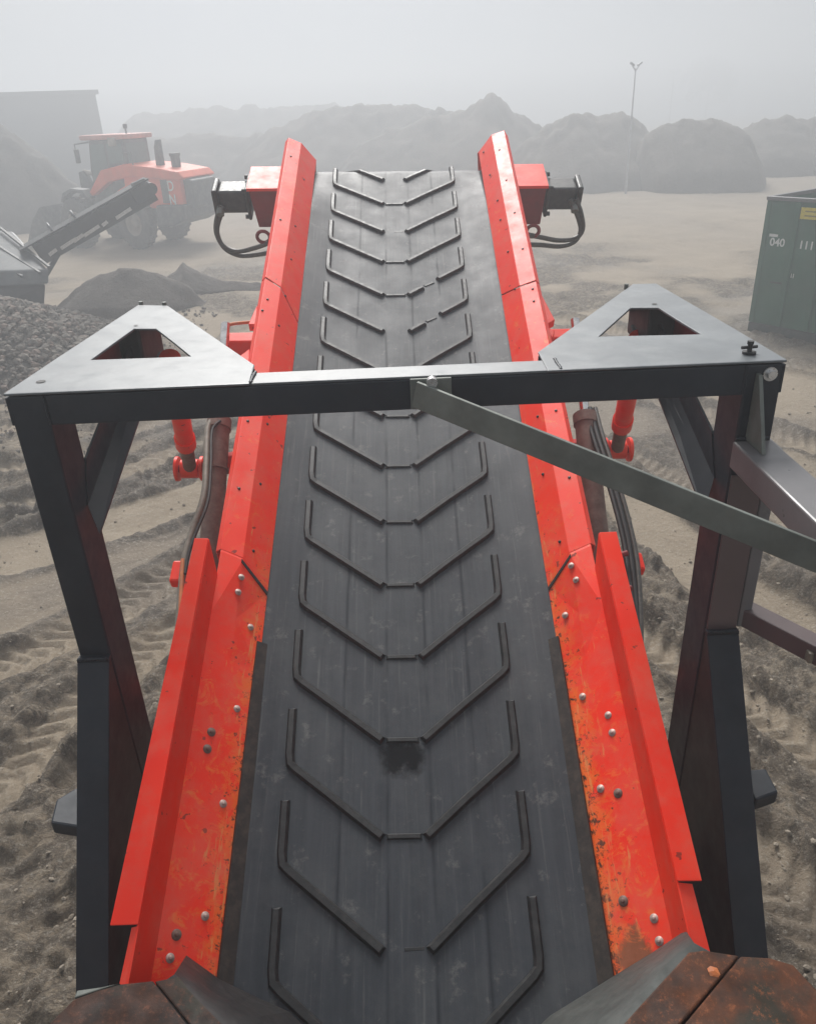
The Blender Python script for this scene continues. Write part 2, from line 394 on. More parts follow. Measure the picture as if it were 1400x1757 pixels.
# ------------------------------------------------------------------ ground (one sheet)
def graded(lo, hi, step, r, c=0.0):
    p = [c]
    while p[-1] < hi: p.append(p[-1]+max(step, r*(abs(p[-1])-3)))
    q = [c]
    while q[-1] > lo: q.append(q[-1]-max(step, r*(abs(q[-1])-3)))
    return np.array(sorted(set(q[1:]+p)))
gx = graded(-150, 150, .03, .012); gy = graded(-14, 190, .03, .0075, 1.5)
GX, GY = np.meshgrid(gx, gy)
def seg_uv(poly):
    """(distance across, distance along) of every ground point to a track centre line"""
    best = np.full(GX.shape, 1e9); U = np.zeros(GX.shape); SG = np.zeros(GX.shape); acc = 0
    for (ax, ay), (bx, by) in zip(poly[:-1], poly[1:]):
        L = math.hypot(bx-ax, by-ay); dx, dy = (bx-ax)/L, (by-ay)/L
        t = np.clip((GX-ax)*dx+(GY-ay)*dy, 0, L); px = ax+t*dx; py = ay+t*dy
        d = np.hypot(GX-px, GY-py); k = d < best
        best[k] = d[k]; U[k] = (acc+t)[k]; SG[k] = np.sign((GX-ax)*dy-(GY-ay)*dx)[k]; acc += L
    return best*SG, U
def gdir(p, q):
    a = onz(*p, 0); b = onz(*q, 0); d = (b-a).normalized(); return d.x, d.y
LU = gdir((60, 940), (345, 850)); RU = gdir((1110, 890), (1400, 1090))
wl_ = np.clip((GX+1)/-1.0, 0, 1)*1.0
def flow(su, sv, o, g, off):
    nl = fbm((GX*LU[0]+GY*LU[1])*su+off, (GX*LU[1]-GY*LU[0])*sv+off, o, g)
    nr = fbm((GX*RU[0]+GY*RU[1])*su+off, (GX*RU[1]-GY*RU[0])*sv+off, o, g)
    return nl*wl_+nr*(1-wl_)
big = fbm(GX*.22+3, GY*.22+8, 4); mid = .65*flow(.55, 2.0, 4, .55, 3.3)+.35*fbm(GX*1.6, GY*1.6, 4, .55)
fine = fbm(GX*6, GY*6, 3, .6)
rough = np.clip((fbm(GX*.45+9, GY*.45, 3)-.38)*4.2, .12, 1.2)
Z = (big-.5)*.22; damp = np.clip((fbm(GX*.3+40, GY*.42+11, 5, .6)-.46)*4.5, 0, 1)
def gpx(pts): return [tuple(onz(x, y, 0)[:2]) for x, y in pts]
tracks = [  # centre line (as seen), half width, tread, depth
    (gpx([(-260, 1010), (60, 940), (210, 893), (345, 850), (500, 800)]), .55, 0, .05),
    (gpx([(-260, 830), (100, 800), (330, 700), (470, 640)]), .28, 1, .05),
    (gpx([(-200, 905), (90, 860), (300, 775), (480, 710)]), .28, 1, .05),
    (gpx([(-250, 1240), (60, 1130), (230, 1030), (420, 920)]), .30, 1, .06),
    (gpx([(-200, 1500), (40, 1330), (130, 1230), (300, 1090)]), .26, 1, .06),
    (gpx([(1000, 780), (1110, 890), (1230, 1000), (1400, 1090), (1700, 1200)]), .42, 0, .04),
    (gpx([(1060, 760), (1220, 880), (1400, 985), (1650, 1080)]), .26, 1, .05),
    (gpx([(1080, 1080), (1180, 1150), (1330, 1240), (1520, 1380)]), .26, 1, .06),
    (gpx([(940, 620), (1150, 690), (1420, 770)]), .3, 1, .05),
    (gpx([(960, 545), (1150, 590), (1440, 640)]), .35, 1, .05),
    (gpx([(430, 560), (300, 640), (100, 720), (-200, 790)]), .3, 1, .05),
    (gpx([(1100, 1340), (1300, 1480), (1500, 1700)]), .3, 1, .05),
]
for poly, hw, tread, dep in tracks:
    v, u = seg_uv(poly); av = np.abs(v)
    wob = (vn(u*.8, u*0+3)-.5)*.12; av = np.abs(v+wob)
    ins = np.clip((hw-av)/.10, 0, 1); edge = np.exp(-((av-hw-.07)/.09)**2)
    rough = rough*(1-.85*ins)+edge*.5
    Z = Z-ins*dep+edge*.06*(.5+mid)
    if tread:
        ph = (u+av*.75)/.17; tr = np.clip(np.sin(ph*2*pi)*3, -1, 1)
        Z = Z+ins*tr*.020; damp = np.clip(damp+ins*.15*(tr < 0), 0, 1)
    else: damp = damp*(1-.85*ins)
    damp = np.clip(damp+edge*.35, 0, 1)
dist = np.hypot(GX, GY)
fade = np.clip(1.3-dist/45, .25, 1)
ridge = 1-np.abs(2*flow(1.1, 4.2, 4, .6, 21.7)-1)*1.6
tiny = fbm(GX*17+5, GY*17, 2, .6)
Z = Z+rough*((mid-.5)*.30+(ridge-.7)*.075+(fine-.5)*.13+(tiny-.5)*.05)*fade
far_ = np.clip((dist-17)/14, 0, 1); damp = damp*(1-far_)+far_*(.36+.34*(flow(.06, .35, 4, .6, 51.0)-.5)*2)
damp = np.clip(damp+(1-far_)*np.clip(.46-mid, 0, 1)*1.6*rough, 0, 1)
ny, nx = GX.shape
me = bpy.data.meshes.new('ground')
co_ = np.stack([GX, GY, Z], -1).reshape(-1, 3).astype(np.float32)
ii = np.arange(ny*nx).reshape(ny, nx)
q = np.stack([ii[:-1, :-1], ii[:-1, 1:], ii[1:, 1:], ii[1:, :-1]], -1).reshape(-1, 4)
me.vertices.add(len(co_)); me.vertices.foreach_set('co', co_.ravel())
me.loops.add(q.size); me.loops.foreach_set('vertex_index', q.ravel().astype(np.int32))
me.polygons.add(len(q)); me.polygons.foreach_set('loop_start', np.arange(0, q.size, 4, dtype=np.int32))
me.polygons.foreach_set('loop_total', np.full(len(q), 4, dtype=np.int32))
me.update(calc_edges=True)
me.polygons.foreach_set('use_smooth', np.ones(len(q), dtype=bool))
ra = me.attributes.new('rough', 'FLOAT', 'POINT'); ra.data.foreach_set('value', np.clip(rough*(1-.75*far_), 0, 1).ravel().astype(np.float32))
at = me.attributes.new('damp', 'FLOAT', 'POINT'); at.data.foreach_set('value', damp.ravel().astype(np.float32))
me.materials.append(M['ground'])
go = bpy.data.objects.new('ground', me); COL.objects.link(go); props(go, kind='structure')
def gz(x, y):
    i = min(max(int(np.searchsorted(gx, x)), 0), nx-1); j = min(max(int(np.searchsorted(gy, y)), 0), ny-1); return float(Z[j, i])

# ------------------------------------------------------------------ rocks and clods
_bm = bmesh.new(); bmesh.ops.create_icosphere(_bm, subdivisions=1, radius=1)
ICO_V = np.array([v.co[:] for v in _bm.verts]); ICO_F = np.array([[v.index for v in f.verts] for f in _bm.faces]); _bm.free()
def lumps(name, mats, pos, size, flat=.7):
    V = []; Fc = []; mi = []; k = 0
    for p, s_ in zip(pos, size):
        sc = np.array([1, rng.uniform(.6, 1.1), flat*rng.uniform(.6, 1.1)])*s_
        v = ICO_V*(1+rng.uniform(-.28, .28, (len(ICO_V), 1)))*sc
        a = rng.uniform(0, 6.28); c, s2 = math.cos(a), math.sin(a)
        b = rng.uniform(-.6, .6); cb, sb = math.cos(b), math.sin(b)
        v = v @ np.array([[c, s2, 0], [-s2, c, 0], [0, 0, 1]]) @ np.array([[1, 0, 0], [0, cb, sb], [0, -sb, cb]])
        V.append(v+np.array(p)); Fc.append(ICO_F+k); k += len(ICO_V); mi += [rng.integers(len(mats))]*len(ICO_F)
    me = bpy.data.meshes.new(name); me.from_pydata(np.concatenate(V).tolist(), [], np.concatenate(Fc).tolist())
    for m in mats: me.materials.append(m)
    me.polygons.foreach_set('material_index', np.array(mi, dtype=np.int32)); me.update()
    o = bpy.data.objects.new(name, me); COL.objects.link(o); return o
pos = []; siz = []
while len(pos) < 16000:
    side = rng.random() < .5; d = 2.2+rng.random()**1.7*15
    x = (-(.9+rng.random()*.75*d) if side else .9+rng.random()*.75*d)
    y = d-1.2
    r = fbm(np.array([x*.45+9]), np.array([y*.45]), 3)[0]
    if r < .42 and rng.random() < .7: continue
    s_ = .004+rng.random()**8*.022; pos.append((x, y, gz(x, y)+s_*.2)); siz.append(s_)
props(lumps('soil_clods', [M['clod']], pos, siz), 'small crumbly tan clods and pebbles strewn over the churned ground', 'soil clods', kind='stuff')

# ------------------------------------------------------------------ heaps
def heap(name, label, prof_px, Y0, mat, slope=1.5, nu=90, nv=46, rough_=.12, group=None, cat='dirt pile', power=1.0):
    P = [ony(x, y, Y0) for x, y in prof_px]
    xs = np.array([p.x for p in P]); zs = np.array([max(p.z, 0) for p in P])
    zs[0] = min(zs[0], .0) if prof_px[0][0] > -150 else zs[0]
    U = np.linspace(xs[0], xs[-1], nu); ZP = np.interp(U, xs, zs); V = np.linspace(-1, 1, nv)
    UU, VV = np.meshgrid(U, V); ZZ = np.interp(UU, xs, zs); dep = np.maximum(ZZ*slope, .3)*1.06
    YY = Y0+VV*dep; prof = np.clip(1-np.sqrt(VV**2+.012)+.11, 0, 1)**power
    fz = fbm(UU*.8+Y0, YY*.8, 5, .6)
    f2 = fbm(UU*3.1, YY*3.1+Y0, 3, .6)
    z = ZZ*prof*(1+(fz-.5)*rough_*2.6)+(fz-.5)*rough_*prof*2+(f2-.5)*.09*prof-.5*np.clip((np.abs(VV)-.88)/.12, 0, 1)
    XX = UU+(fbm(UU*1.1+9, YY*1.1, 3)-.5)*.5*prof
    base = Vector((float(xs.mean()), Y0, 0))
    vs = np.stack([XX-base.x, YY-base.y, z], -1).reshape(-1, 3)
    i2 = np.arange(nu*nv).reshape(nv, nu); qq = np.stack([i2[:-1, :-1], i2[:-1, 1:], i2[1:, 1:], i2[1:, :-1]], -1).reshape(-1, 4)
    me = bpy.data.meshes.new(name); me.from_pydata(vs.tolist(), [], qq.tolist()); me.materials.append(mat)
    me.polygons.foreach_set('use_smooth', np.ones(len(qq), dtype=bool)); me.update()
    o = bpy.data.objects.new(name, me); COL.objects.link(o); o.location = base
    return props(o, label, cat, group)
G1 = 'heaps of soil across the far side of the yard'
heap('dirt_pile', 'tall peaked dark soil heap behind the top end of the red conveyor',
     [(560, 300), (600, 262), (650, 232), (700, 212), (760, 195), (800, 182), (845, 158), (880, 180), (925, 214), (965, 262), (1000, 300)], 56, M['heap_mid'], group=G1)
heap('dirt_pile', 'long low rounded heap rising behind the left motor of the conveyor',
     [(330, 330), (390, 290), (440, 240), (480, 214), (530, 190), (575, 184), (640, 186), (720, 188), (790, 192), (840, 240), (880, 290)], 62, M['heap_mid'], group=G1)
heap('dirt_pile', 'twin humped heap crossed by the floodlight mast',
     [(840, 300), (900, 240), (945, 208), (985, 194), (1020, 203), (1060, 193), (1095, 206), (1130, 235), (1170, 300)], 49, M['heap_mid'], group=G1)
heap('dirt_pile', 'flat topped dark heap just right of the floodlight mast',
     [(1080, 300), (1105, 232), (1135, 214), (1180, 207), (1235, 208), (1270, 214), (1285, 240), (1310, 300)], 45, M['heap_mid'], slope=1.25, rough_=.07, group=G1, power=.85)
heap('dirt_pile', 'long level bank above the green container at the right edge',
     [(1230, 300), (1262, 230), (1300, 208), (1380, 205), (1470, 202), (1600, 200), (1760, 240)], 52, M['heap_mid'], group=G1, power=.8)
heap('dirt_pile', 'dark slope of a big heap at the left edge behind the loader bucket',
     [(-420, 300), (-200, 235), (-90, 208), (0, 214), (45, 243), (90, 280), (130, 312), (160, 345)], 40, M['heap_dark'], slope=1.1, group=G1)
heap('dirt_pile', 'pale distant bank seen over the loader cab roof and bonnet',
     [(60, 330), (100, 270), (150, 246), (230, 236), (330, 230), (440, 228), (520, 232), (600, 290)], 66, M['heap_mid'], group=G1)
heap('dirt_pile', 'faintest ridge in the dust between the warehouse and the conveyor top',
     [(160, 300), (230, 196), (330, 186), (430, 183), (520, 181), (640, 184), (720, 240)], 95, M['heap_mid'], group=G1)
G2 = 'small soil heaps left of the conveyor'
heap('soil_heap', 'low rounded brown soil heap in the middle of the left yard',
     [(95, 520), (130, 495), (165, 474), (205, 462), (245, 463), (285, 472), (320, 492), (352, 520)], 20.6, M['heap_light'], slope=1.35, rough_=.06, group=G2, cat='soil heap')
heap('soil_heap', 'pointed brown soil heap beside the lower left edge of the conveyor',
     [(250, 505), (285, 473), (318, 449), (350, 466), (385, 480), (430, 486), (480, 500)], 22.2, M['heap_light'], slope=1.35, rough_=.06, group=G2, cat='soil heap')
# rubble heap, with its broken pieces
rb = thing('rubble_heap', 'heap of broken stone and brick rubble at the left edge', 'rubble heap', (-8.6, 15.6, 0))
pos = []; siz = []; hb = MB(); R0 = Vector((-9.0, 15.9, 0))
def rub_h(x, y):
    r = math.hypot((x-R0.x)/3.6, (y-R0.y)/3.5); return max(0, 1-r)**.9*1.55
nn = 40; vs = []; fs = []
for j in range(nn+1):
    for i in range(nn+1):
        x = R0.x-3.8+7.6*i/nn; y = R0.y-3.7+7.4*j/nn
        vs.append((x, y, rub_h(x, y)-.05+random.uniform(-.06, .06)))
for j in range(nn):
    for i in range(nn): fs.append((j*(nn+1)+i, j*(nn+1)+i+1, (j+1)*(nn+1)+i+1, (j+1)*(nn+1)+i))
hb.add(vs, fs).build('heap_core', M['rubble'], rb)
while len(pos) < 13000:
    x = R0.x+rng.uniform(-4.3, 4.6); y = R0.y+rng.uniform(-5.5, 4.2); h = rub_h(x, y)
    if h <= 0 and rng.random() < .85: continue
    s_ = .035+rng.random()**3*.15; pos.append((x, y, h+s_*.15+(gz(x, y) if h <= 0 else 0))); siz.append(s_*(.32 if h <= 0 else .55))
o = lumps('rubble_pieces', [M['rock_a'], M['rock_a'], M['rock_a'], M['rock_b']], pos, siz, .8)
o.parent = rb; o.matrix_parent_inverse = MW[rb.name].inverted(); props(o, kind='stuff')

# ------------------------------------------------------------------ conveyor
conv = thing('belt_conveyor', 'red sided conveyor rising away with a black chevron rubber belt', 'conveyor', mat=CM)
def bn(w_): return max(0, abs(w_)-.43)/.18*.05
ws = [-.62, -.58, -.54, -.50, -.46, -.43, -.3, -.15, 0, .15, .3, .43, .46, .50, .54, .58, .62]
path = [(-.75, 0)]; s_ = -.7
while s_ < 4.95: path.append((s_, 0)); s_ += .08
for k in range(0, 19):
    a = pi*k/18; path.append((4.97+.15*sin(a), -.15+.15*cos(a)))
for k in range(1, 30): path.append((4.97-k*.2, -.30))
vs = []; fs = []; nwid = len(ws)
for s_, h in path:
    troughf = 1 if s_ < 4.5 and h == 0 else max(0, min(1, (4.97-s_)/.47)) if h > -.01 else 0
    for w_ in ws: vs.append((w_, s_, h+bn(w_)*troughf+.0015*sin(s_*9+w_*14)))
for i in range(len(path)-1):
    for k in range(nwid-1): fs.append((i*nwid+k, i*nwid+k+1, (i+1)*nwid+k+1, (i+1)*nwid+k))
belt = MB().add(vs, fs, True).build('belt', M['belt'], conv, world=False, solid=.012)

def rib(mb, pts, hw=.0150, h=.023):
    """rounded rubber rib along pts (w, s, n), lying on the belt"""
    pts = [Vector(p) for p in pts]; n = len(pts); sec = [(-1.25, -.003), (-1.0, .6*h), (-.6, h), (.6, h), (1.0, .6*h), (1.25, -.003)]
    vs = []; fs = []; m = len(sec)
    for i in range(n):
        d0 = (pts[i]-pts[i-1]).normalized() if i else None; d1 = (pts[i+1]-pts[i]).normalized() if i < n-1 else None
        d = ((d0 or d1)+(d1 or d0)); d = Vector((d.x, d.y, 0)).normalized(); x = Vector((d.y, -d.x, 0))
        c = (d0 or d1).dot(d1 or d0); k = 1/max(.6, math.sqrt((1+c)/2))
        e = d*(.008 if i == n-1 else -.008 if i == 0 else 0)
        for a, b in sec: vs.append(pts[i]+x*a*hw*k+Vector((0, 0, b))+(e if b < h*.9 else e*0))
    for i in range(n-1):
        for j in range(m-1): fs.append((i*m+j, i*m+j+1, (i+1)*m+j+1, (i+1)*m+j))
    fs += [list(range(m)), list(range((n-1)*m, n*m))[::-1]]
    mb.add(vs, fs)
CH = .019
def cleat_mesh(mid=1, brk=0):
    mb = MB()
    def P(w_, s_): return (w_, s_, bn(w_))
    L = [P(-.107, 0), P(-.27, .128), P(-.418, .243), P(-.438, .262), P(-.444, .30), P(-.446, .47)]
    Rr = [P(.053, 0), P(.20, .128), P(.365, .265), P(.385, .288), P(.389, .325), P(.388, .49)]
    rib(mb, L)
    if brk:
        rib(mb, [P(.053, 0), P(.13, .066)]); rib(mb, [P(.15, .092), P(.20, .125)], .009, .010)
        rib(mb, [P(.235, .157)]+Rr[2:])
    else: rib(mb, Rr)
    if mid == 1: rib(mb, [P(-.082, 0), P(.027, 0)], .010, .013)
    if mid == 2: rib(mb, [P(-.03, .002), P(.03, .004)], .007, .007)
    return mb
CL = {}
for k in range(15):
    s0 = -.318+.3478*k
    if s0 > 4.62: break
    key = (2, 0) if k in (1,) else (1, 1) if k == 11 else (0, 1) if k == 10 else (2, 0) if k == 13 else (1, 0)
    if key not in CL:
        o = cleat_mesh(*key).build('chevron_cleat', M['cleat'], belt, world=False); CL[key] = o
    else:
        o = CL[key].copy(); COL.objects.link(o); o.parent = belt
    o.location = (0, s0, 0)
# the last chevron wraps over the head drum
o = cleat_mesh(0, 0); o.v = [Vector((v.x, (4.97+(.15+v.z)*sin(max(0, (v.y+4.55+.3478-.02-4.97))/.15)) if v.y+4.8778 > 4.97 else v.y+4.8778,
      (-.15+(.15+v.z)*cos((v.y+4.8778-4.97)/.15)) if v.y+4.8778 > 4.97 else v.z)) for v in o.v]
o.build('chevron_cleat', M['cleat'], belt, world=False)

# side plates: local (w, s, n) profiles extruded along s
def strip(prof, s0, s1, sgn, seg=1, j0=None, j1=None):
    """prof: list (w, n); s0/s1: start/end per profile point"""
    vs = []; fs = []; n = len(prof)
    for t in range(seg+1):
        for i, (w_, h) in enumerate(prof):
            a = s0[i] if hasattr(s0, '__len__') else s0; b = s1[i] if hasattr(s1, '__len__') else s1
            s_ = a+(b-a)*t/seg; vs.append((sgn*w_, s_, h))
    for t in range(seg):
        for i in range(n-1): fs.append((t*n+i, t*n+i+1, (t+1)*n+i+1, (t+1)*n+i))
    return vs, fs
UPROF = [(.585, .05), (.68, .17), (.767, .20), (.792, .17), (.80, -.10)]
LPROF = [(.585, .05), (.767, .20)]
plates = {}
for sgn in (-1, 1):
    def pf(P): return [(w_+(.010 if sgn > 0 and i == 0 else 0), h) for i, (w_, h) in enumerate(P)]
    j = [1.36, 1.445, 1.47, 1.48, 1.50]
    jt = [3.20, 3.365, 3.42, 3.43, 3.46] if sgn < 0 else [3.44, 3.35, 3.36, 3.37, 3.38]
    g = .012
    v1, f1 = strip(pf(UPROF), [a+g for a in j], [a-g for a in jt], sgn)
    lo = MB().add(v1, f1).build('side_plate', M['red_worn'], conv, world=False, solid=.006*-sgn, bevel=.004)
    e1 = [5.09, 5.10, 5.12, 5.12, 5.10] if sgn < 0 else [5.19, 5.20, 5.20, 5.18, 5.16]
    v2, f2 = strip(pf(UPROF), jt, e1, sgn)
    up_ = MB().add(v2, f2).build('side_plate', M['red_worn'], conv, world=False, solid=.006*-sgn, bevel=.004)
    # closing plate at the top end
    e = e1[1]
    MB().prism([(sgn*.585, e-.02, .045), (sgn*.68, e-.02, .165), (sgn*.767, e-.02, .195), (sgn*.79, e-.02, .16), (sgn*.80, e-.02, -.10), (sgn*.60, e-.02, -.10)], (0, .006, 0)).build('end_plate', M['red'], conv, world=False)
    # lower hopper plate: face then upright then lip
    rows = [(-.50, 0), (.4, 0), (1.0, .0), (1.18, .35), (None, 1.0), (None, 1.0)]
    v3 = []; f3 = []
    for ri, (sr, mo) in enumerate(rows):
        for i, (w_, h) in enumerate(pf([(.585, .05), (.68, .17), (.767, .20)])):
            ss = sr if sr is not None else (j[i] if ri == 4 else j[i]+.10)
            if i == 1: h = .128+(.17-.128)*mo
            if ri == 5: h -= .012
            v3.append((sgn*w_, ss, h))
    for ri in range(5):
        for i in range(2): f3.append((ri*3+i, ri*3+i+1, ri*3+i+4, ri*3+i+3))
    hp = MB().add(v3, f3).build('hopper_plate', M['red_worn'], conv, world=False, solid=.006*-sgn, bevel=.003)
    wi_ = .585+(.010 if sgn > 0 else 0)
    MB().hexa([(sgn*wi_, j[0]-.012, .054), (sgn*wi_, j[0]+.004, .054), (sgn*.682, j[1]+.004, .174), (sgn*.682, j[1]-.012, .174),
               (sgn*(wi_-.003), j[0]-.012, .058), (sgn*(wi_-.003), j[0]+.004, .058), (sgn*.680, j[1]+.004, .178), (sgn*.680, j[1]-.010, .178)]).build('joint_gap_strip', M['black_rubber'], hp, world=False)  # dark strip drawn in place of the shaded gap between the plates
    ww = .005 if sgn < 0 else -.012
    vs = []; fs = []
    s_a = .045 if sgn < 0 else .13
    st = [(1.35, 0), (1.42, 1), (s_a, 1)]
    pts = [(1.36, .767, .205, .768, .215), (1.425, .767, .203, .772+ww, .35), (s_a, .770, .203, .775+ww, .35)]
    vs = [(sgn*.765, 1.35, .190), (sgn*(.775+ww), 1.42, .35), (sgn*(.78+ww), -.50, .35), (sgn*.765, -.50, .190)]
    MB().add(vs, [(0, 1, 2, 3)]).build('upright_plate', M['red'], conv, world=False, solid=.006*sgn)
    lw0, lw1 = (.835, .862) if sgn < 0 else (.832, .838)
    MB().add([(sgn*(.7745+ww), 1.42, .354), (sgn*lw0, 1.425, .350), (sgn*lw1, s_a, .350), (sgn*(.7765+ww), s_a, .354)], [(0, 1, 2, 3)]).build(
        'flange_lip', M['red'], conv, world=False, solid=.007*sgn, bevel=.002)
    lwb = .815 if sgn > 0 else .806
    MB().add([(sgn*(.777+ww), s_a-.002, .345), (sgn*lwb, s_a-.002, .325), (sgn*(lwb+.02), -.5, .325), (sgn*(.779+ww), -.5, .345)], [(0, 1, 2, 3)]).build(
        'flange_lip', M['red'], conv, world=False, solid=.006*sgn)
    MB().box((sgn*.62, -.5, -.30) if sgn > 0 else (-.70, -.5, -.30), (.70, 4.85, -.02) if sgn > 0 else (-.62, 4.85, -.02)).build('side_frame', M['red'], conv, world=False, bevel=.006)
    # rubber skirt between plate and belt
    sk = MB().add([(sgn*.600, -.45, .075), (sgn*.555, -.45, bn(.555)+.004), (sgn*.565, 1.12, bn(.565)+.004), (sgn*.600, 1.12, .07)], [(0, 1, 2, 3)])
    sk.build('rubber_skirt', M['skirt'], conv, world=False, solid=.01*sgn)
    # narrow fin at the top right of the flange is a weld bead
    plates[sgn] = (lo, up_, hp)

# bolts and dark hole marks on the faces
def bolt_mesh(r, h, dark=False):
    mb = MB(); I = Matrix()
    mb.lathe([(0, .0022), (r*1.25, .0024), (r*1.35, -.002)], I, 18)
    mb.lathe([(0, h*.75), (r*.34, h*.8), (r*.58, h*.6), (r*.66, .001)], I, 14)
    return mb
cam_l = CMI @ CAM
def face_pt(px, py):
    d = CMI.to_3x3() @ ray(px, py); sgn = -1 if px < 700 else 1; best = None
    for A, B, lo_, hi_ in (((.585, .05), (.68, .17), 1.41, 9), ((.68, .17), (.767, .20), 1.45, 9), ((.585, .05), (.767, .20), -1, 1.45)):
        a = Vector((sgn*A[0], 0, A[1])); n = Vector((-(B[1]-A[1])*sgn, 0, B[0]-A[0])).normalized()
        t = (a-cam_l).dot(n)/d.dot(n); p = cam_l+d*t
        if lo_ <= p.y <= hi_:
            k = max(A[0]-abs(p.x), abs(p.x)-B[0], 0)
            if best is None or k < best[0]: best = (k, p, n)
    return best[1], best[2]
protos = {}
def place_bolt(px, py, r, matname, h=.010):
    p, n = face_pt(px, py); sgn = -1 if px < 700 else 1
    par = plates[sgn][2] if p.y < 1.4 else plates[sgn][0] if p.y < 3.35 else plates[sgn][1]
    key = (round(r, 4), matname)
    nm = 'bolt'
    if key not in protos:
        o = bolt_mesh(r, h, False).build(nm, M[matname], par, world=False); protos[key] = o
    else:
        o = protos[key].copy(); COL.objects.link(o); o.parent = par
    mo_ = min(1, max(0, (p.y-1.0)/.18*.35 if p.y < 1.18 else .35+(p.y-1.18)/.2*.65)) if p.y < 1.45 else 0
    o.location = p+n*(.0035+.040*mo_*max(0, 1-abs(abs(p.x)-.68)/.092)); o.rotation_euler = n.to_track_quat('Z', 'Y').to_euler()
for px, py in [(407, 997), (403, 1021), (428, 1078), (406, 1217), (382, 1380), (351, 1573), (291, 1645), (987, 977), (994, 1000), (972, 1058),
               (1000, 1196), (1044, 1228), (1051, 1258), (1031, 1354), (1123, 1577), (1132, 1616)]:
    place_bolt(px, py, .0105, 'bolt')
for px, py in [(362, 1257), (355, 1286), (302, 1605), (1061, 1362), (1070, 1547)]: place_bolt(px, py, .0125, 'dust_brown')
for px, py in [(499, 268), (521, 308), (481, 377), (506, 388), (499, 445), (489, 508), (459, 514), (450, 533), (478, 559), (425, 723), (458, 728), (446, 831), (410, 839), (434, 946),
               (830, 261), (857, 257), (841, 300), (869, 309), (854, 344), (883, 365), (859, 377), (872, 432), (897, 427), (884, 496), (914, 496), (916, 517), (954, 705), (923, 715), (977, 820), (932, 814), (961, 930)]:
    place_bolt(px, py, .0052, 'dark_hole', .003)  # dark discs drawn where the plates have small open holes

# head drum, motors, hoses, hook rings
Xrot = Matrix.Rotation(pi/2, 4, 'Y')
MB().tube([(-.62, 4.97, -.15), (.62, 4.97, -.15)], .135, 28).build('head_drum', M['motor'], conv, world=False)
for sgn in (-1, 1):
    br = MB()
    wi, wo, wb = .80, 1.07, (1.035 if sgn < 0 else 1.06)
    br.hexa([(sgn*(wi+.06), 4.90, -.36), (sgn*wb, 4.90, -.36), (sgn*wb, 5.06, -.36), (sgn*(wi+.06), 5.06, -.36),
             (sgn*wi, 4.90, -.075), (sgn*wo, 4.90, -.075), (sgn*wo, 5.20, -.075), (sgn*wi, 5.20, -.075)])
    bo = br.build('motor_bracket', M['dark_red'], conv, world=False, bevel=.004)  # red like its cover; the shaded front is put into the darker colour
    MB().hexa([(sgn*(wi-.01), 4.885, -.072), (sgn*(wo+.012), 4.885, -.072), (sgn*(wo+.012), 5.21, -.072), (sgn*(wi-.01), 5.21, -.072),
               (sgn*(wi-.01), 4.885, -.05), (sgn*(wo+.012), 4.885, -.05), (sgn*(wo+.012), 5.21, -.05), (sgn*(wi-.01), 5.21, -.05)]).build('cover_plate', M['red'], bo, world=False, bevel=.003)
    # square bodied hydraulic motor: rounded block, end cap, mounting flange
    mm = Matrix.Translation((sgn*1.075, 5.03, -.19))
    mb = MB().box((0, -.085, -.085), (.235*sgn, .085, .085), mm)
    mo = mb.build('drive_motor', M['motor'], conv, world=False, bevel=.018)
    MB().box((.236*sgn, -.10, -.10), (.275*sgn, .10, .10), mm).build('end_cap', M['motor'], mo, world=False, bevel=.012)
    MB().box((.003*sgn, -.12, -.12), (.028*sgn, .12, .12), mm).build('mounting_flange', M['motor'], mo, world=False, bevel=.01)
    for dy, dz in ((-.1, .1), (-.1, -.1), (.1, .1)):
        MB().tube([mm @ Vector((.02*sgn, dy, dz)), mm @ Vector((.05*sgn, dy, dz))], .016, 8).build('flange_bolt', M['motor'], mo, world=False)
    MB().tube([mm @ Vector((.225*sgn, -.09, -.03)), mm @ Vector((.225*sgn, -.145, -.06))], .028, 10).build('hose_fitting', M['bar_steel'], mo, world=False)
    if sgn < 0:
        H1 = [(378, 352), (371, 380), (372, 402), (384, 422), (408, 431), (440, 424), (462, 416)]; H2 = [(384, 356), (374, 384), (374, 404), (386, 426), (412, 438), (445, 436), (466, 432)]
        ring_c = (452, 406)
    else:
        H1 = [(988, 340), (997, 365), (1000, 392), (988, 408), (960, 412), (930, 407), (905, 402)]; H2 = [(978, 342), (990, 368), (996, 394), (986, 414), (962, 422), (930, 420), (905, 419)]
        ring_c = (914, 396)
    for H in (H1, H2):
        sl_ = [4.93, 4.90, 4.88, 4.85, 4.80, 4.72, 4.62]
        MB().tube(smooth_path([cvs(x, y, s_) for (x, y), s_ in zip(H, sl_)]), .017, 10).build('hydraulic_hose', M['hose'], conv, world=False)
    c = cvs(*ring_c, 4.66); rr = .045
    MB().tube([c+Vector((rr*cos(a), 0, rr*sin(a))) for a in [x*2*pi/20 for x in range(21)]], .013, 8).build('lifting_ring', M['dark_red'], conv, world=False)

